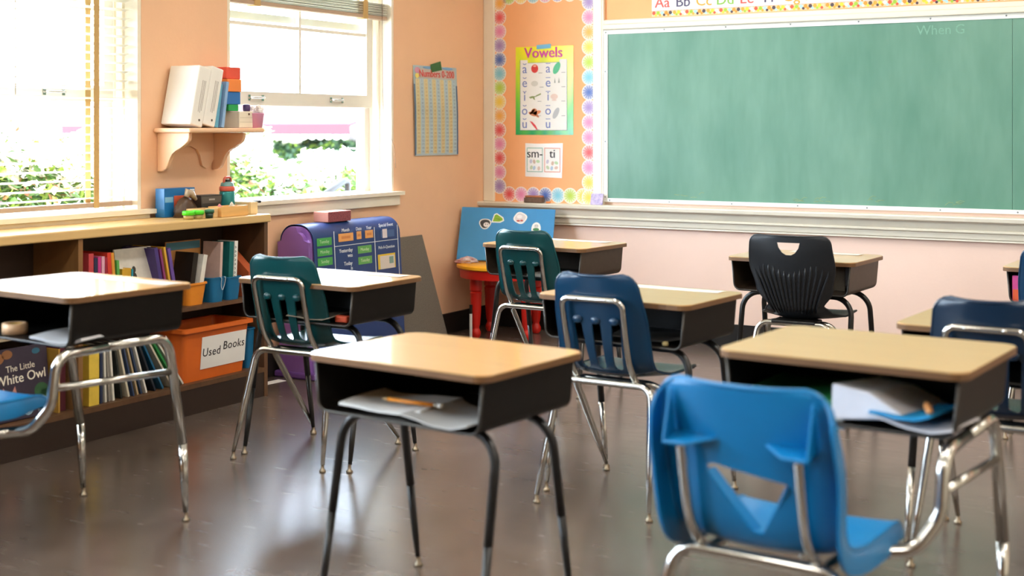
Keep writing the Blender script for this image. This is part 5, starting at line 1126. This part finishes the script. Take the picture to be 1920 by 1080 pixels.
for (x0, z0, x1, z1) in ((-21, 3.6, -19.6, 5.2), (-11.2, 3.6, -10, 5), (-15.6, 3.6, -14.4, 5), (-13.2, 3.6, -12.2, 5)):
    f = obj('window', bx2(bm := bm_new(), (x0, 2.14, z0), (x1, 2.199, z1)) and bm, mat('grey window frame', '#c9cdd2', .5, var=(3, .05)), bl)
    for k in range(4): bm = bm_new(); zz = z0 + .05 + (z1 - z0 - .1) * k / 4; bx2(bm, (x0 + .06, 2.12, zz), (x1 - .06, 2.139, zz + (z1 - z0 - .1) / 4 - .03)); obj('pane', bm, mat('blue grey glass', '#9db4cc', .15, var=(2, .1)), f)
bm = bm_new(); bx2(bm, (-15.2, 2.1, .4), (-14.96, 2.3, 2.3)); obj('dark_shutter', bm, mat('dark teal shutter', '#123029', .5, var=(4, .1)), bl)
bm = bm_new(); bx2(bm, (-14.75, 2.14, 1.5), (-14.45, 2.199, 2.05)); obj('notice_box', bm, mat('green grey notice', '#2f4f48', .5, var=(4, .1)), bl)
M_awn = mat('rose awning canvas', '#560a18', .8, var=(3, .06)); bm = bm_new()
A0, A1 = -19.0, -11.0
prism(bm, [(0, 3.25), (2.2, 3.75), (2.2, 3.8), (0, 3.3)], A1 - A0, Matrix(((0, 0, 1, A0), (1, 0, 0, 0), (0, 1, 0, 0), (0, 0, 0, 1)))); aw = obj('awning', bm, M_awn, bl)
bm = bm_new(); x = A0; pts = [(A1, 3.3), (A0, 3.3), (A0, 3.08)]
while x < A1 - .01:
    for k in range(1, 6): pts.append((x + .2 * k / 5, 3.08 - .075 * math.sin(PI * k / 5)))
    x += .2
prism(bm, pts, .02, FW(0, 0)); obj('valance', bm, M_awn, bl)
bm = bm_new()
for k in range(int((A1 - A0) / .2)): prism(bm, [(A0 + .2 * k + .1 + .09 * math.cos(a), 3.08 - .085 * math.sin(a) - (0.0)) for a in [PI * j / 6 for j in range(7)]], .012, FW(0, 0, -.022))
obj('scalloped_fringe', bm, M_bldg, aw)['kind'] = 'stuff'
# hedges
LEAF = [mat('light green leaf', '#6b8530', .6, var=(9, .2)), mat('mid green leaf', '#35561c', .6, var=(9, .2)), mat('overexposed leaf', '#eeeddf', .6, var=(9, .05)), mat('russet leaf', '#6f4a2a', .6, var=(9, .2))]  # greens mixed at random; the white only paints overexposed leaf tops
def hedge(name, label, x0, x1, y0, y1, z0, ztop, n, seed, leaf=.045, mats=LEAF, wts=(5, 5, 2, 1), cat='hedge', glare_top=0):
    t = thing(name, label, cat, ((x0 + x1) / 2, (y0 + y1) / 2, z0)); rn = random.Random(seed); vs, fs, mi = [], [], []
    cx, cy = (x0 + x1) / 2, (y0 + y1) / 2
    for k in range(n):
        x = rn.uniform(x0, x1); y = rn.uniform(y0, y1); top = ztop(y) + .07 * math.sin(3.1 * x + 5 * y) + .05 * math.sin(11 * y)
        z = top - abs(rn.gauss(0, .33)) if rn.random() < .8 else rn.uniform(z0, top)
        if z < z0: continue
        a = rn.uniform(0, 2 * PI); tl = rn.uniform(-.9, .9); l = leaf * rn.uniform(.6, 1.35)
        d = V((math.cos(a) * math.cos(tl), math.sin(a) * math.cos(tl), math.sin(tl))); s = d.cross(V((rn.uniform(-1, 1), rn.uniform(-1, 1), 1))).normalized() * l * .42
        c = V((x - cx, y - cy, z - z0)); i = len(vs); bn = d.cross(s).normalized() * l * .12
        vs += [c - d * l, c + s + bn, c + d * l, c - s + bn]; fs += [(i, i + 1, i + 2), (i, i + 2, i + 3)]; q = 2 if glare_top and z > top - glare_top * rn.uniform(.6, 1.2) and rn.random() < .85 else rn.choices(range(len(mats)), wts)[0]; mi += [q, q]  # white leaves near the top put overexposure into the colour
    me = bpy.data.meshes.new('foliage'); me.from_pydata(vs, [], fs); me.polygons.foreach_set('material_index', mi)
    for m in mats: me.materials.append(m)
    o = bpy.data.objects.new('foliage', me); COL.objects.link(o); o.parent = t; o['kind'] = 'stuff'
    bm = bm_new()
    for k in range(max(3, int((y1 - y0) / .35))):
        y = y0 + (k + .5) * (y1 - y0) / max(3, int((y1 - y0) / .35)) - cy; tube(bm, [(0, y, 0), (rn.uniform(-.1, .1), y + rn.uniform(-.1, .1), .5), (rn.uniform(-.2, .2), y + rn.uniform(-.15, .15), 1.0)], [.02, .015, .006], 6)
    obj('stems', bm, mat('brown stem', '#6f5238', .8, var=(9, .2)), t); return t
hedge('hedge', 'hedge with overexposed top painted white outside the left window', -3.4, -2.3, -3.6, .55, -.3, lambda y: 1.26, 26000, 1, glare_top=.28)
hedge('hedge', 'lower pale hedge outside the open window', -3.5, -2.5, .65, 6, -.3, lambda y: 1.06 - .05 * max(0, y - 1), 26000, 2, glare_top=.2)
DK = [mat('deep green leaf', '#1f3a1c', .6, var=(9, .2)), mat('grey green leaf', '#46604a', .6, var=(9, .2)), mat('light green leaf', '#6b8530')]
hedge('shrub', 'grey green shrub beside the building entrance', -13.7, -11.4, 13.9, 15.1, -1.9, lambda y: .98, 12000, 3, .10, DK, (4, 5, 2), 'shrub')
hedge('shrub', 'far green shrub left of the white column', -18.5, -15.3, 13.9, 15.1, -1.9, lambda y: .95, 9000, 4, .10, DK, (5, 3, 3), 'shrub')
t = thing('handrail', 'bent metal stair handrail outside the open window', 'handrail', (-1.2, -.07, -.3)); bm = bm_new(); tube(bm, fillet([(0, -.55, .98), (0, .10, 1.226), (0, .145, 1.226), (0, .145, 0)], .03, 5), .022, 12); obj('rail', bm, mat('dark painted tube', '#101417', .6, metal=0, var=(20, .1)), t)
bm = bm_new(); tube(bm, [(0, -.55, 0), (0, -.55, .99)], .014, 10); obj('post', bm, mat('dark painted tube', '#23292d'), t)

bm = bm_new(); prism(bm, [(-.12, -.03), (.12, -.03), (.12, .03), (-.12, .03)], .001); o = obj('sun_sliver', bm, M_white); o.location = (.11, -2.33, .0004); o.rotation_euler = (0, 0, R(84)); tag(o, 'white strip for a sliver of sunlight on the floor beside the bookcase end', 'paper')  # flat white strip stands in for a sliver of sunlight
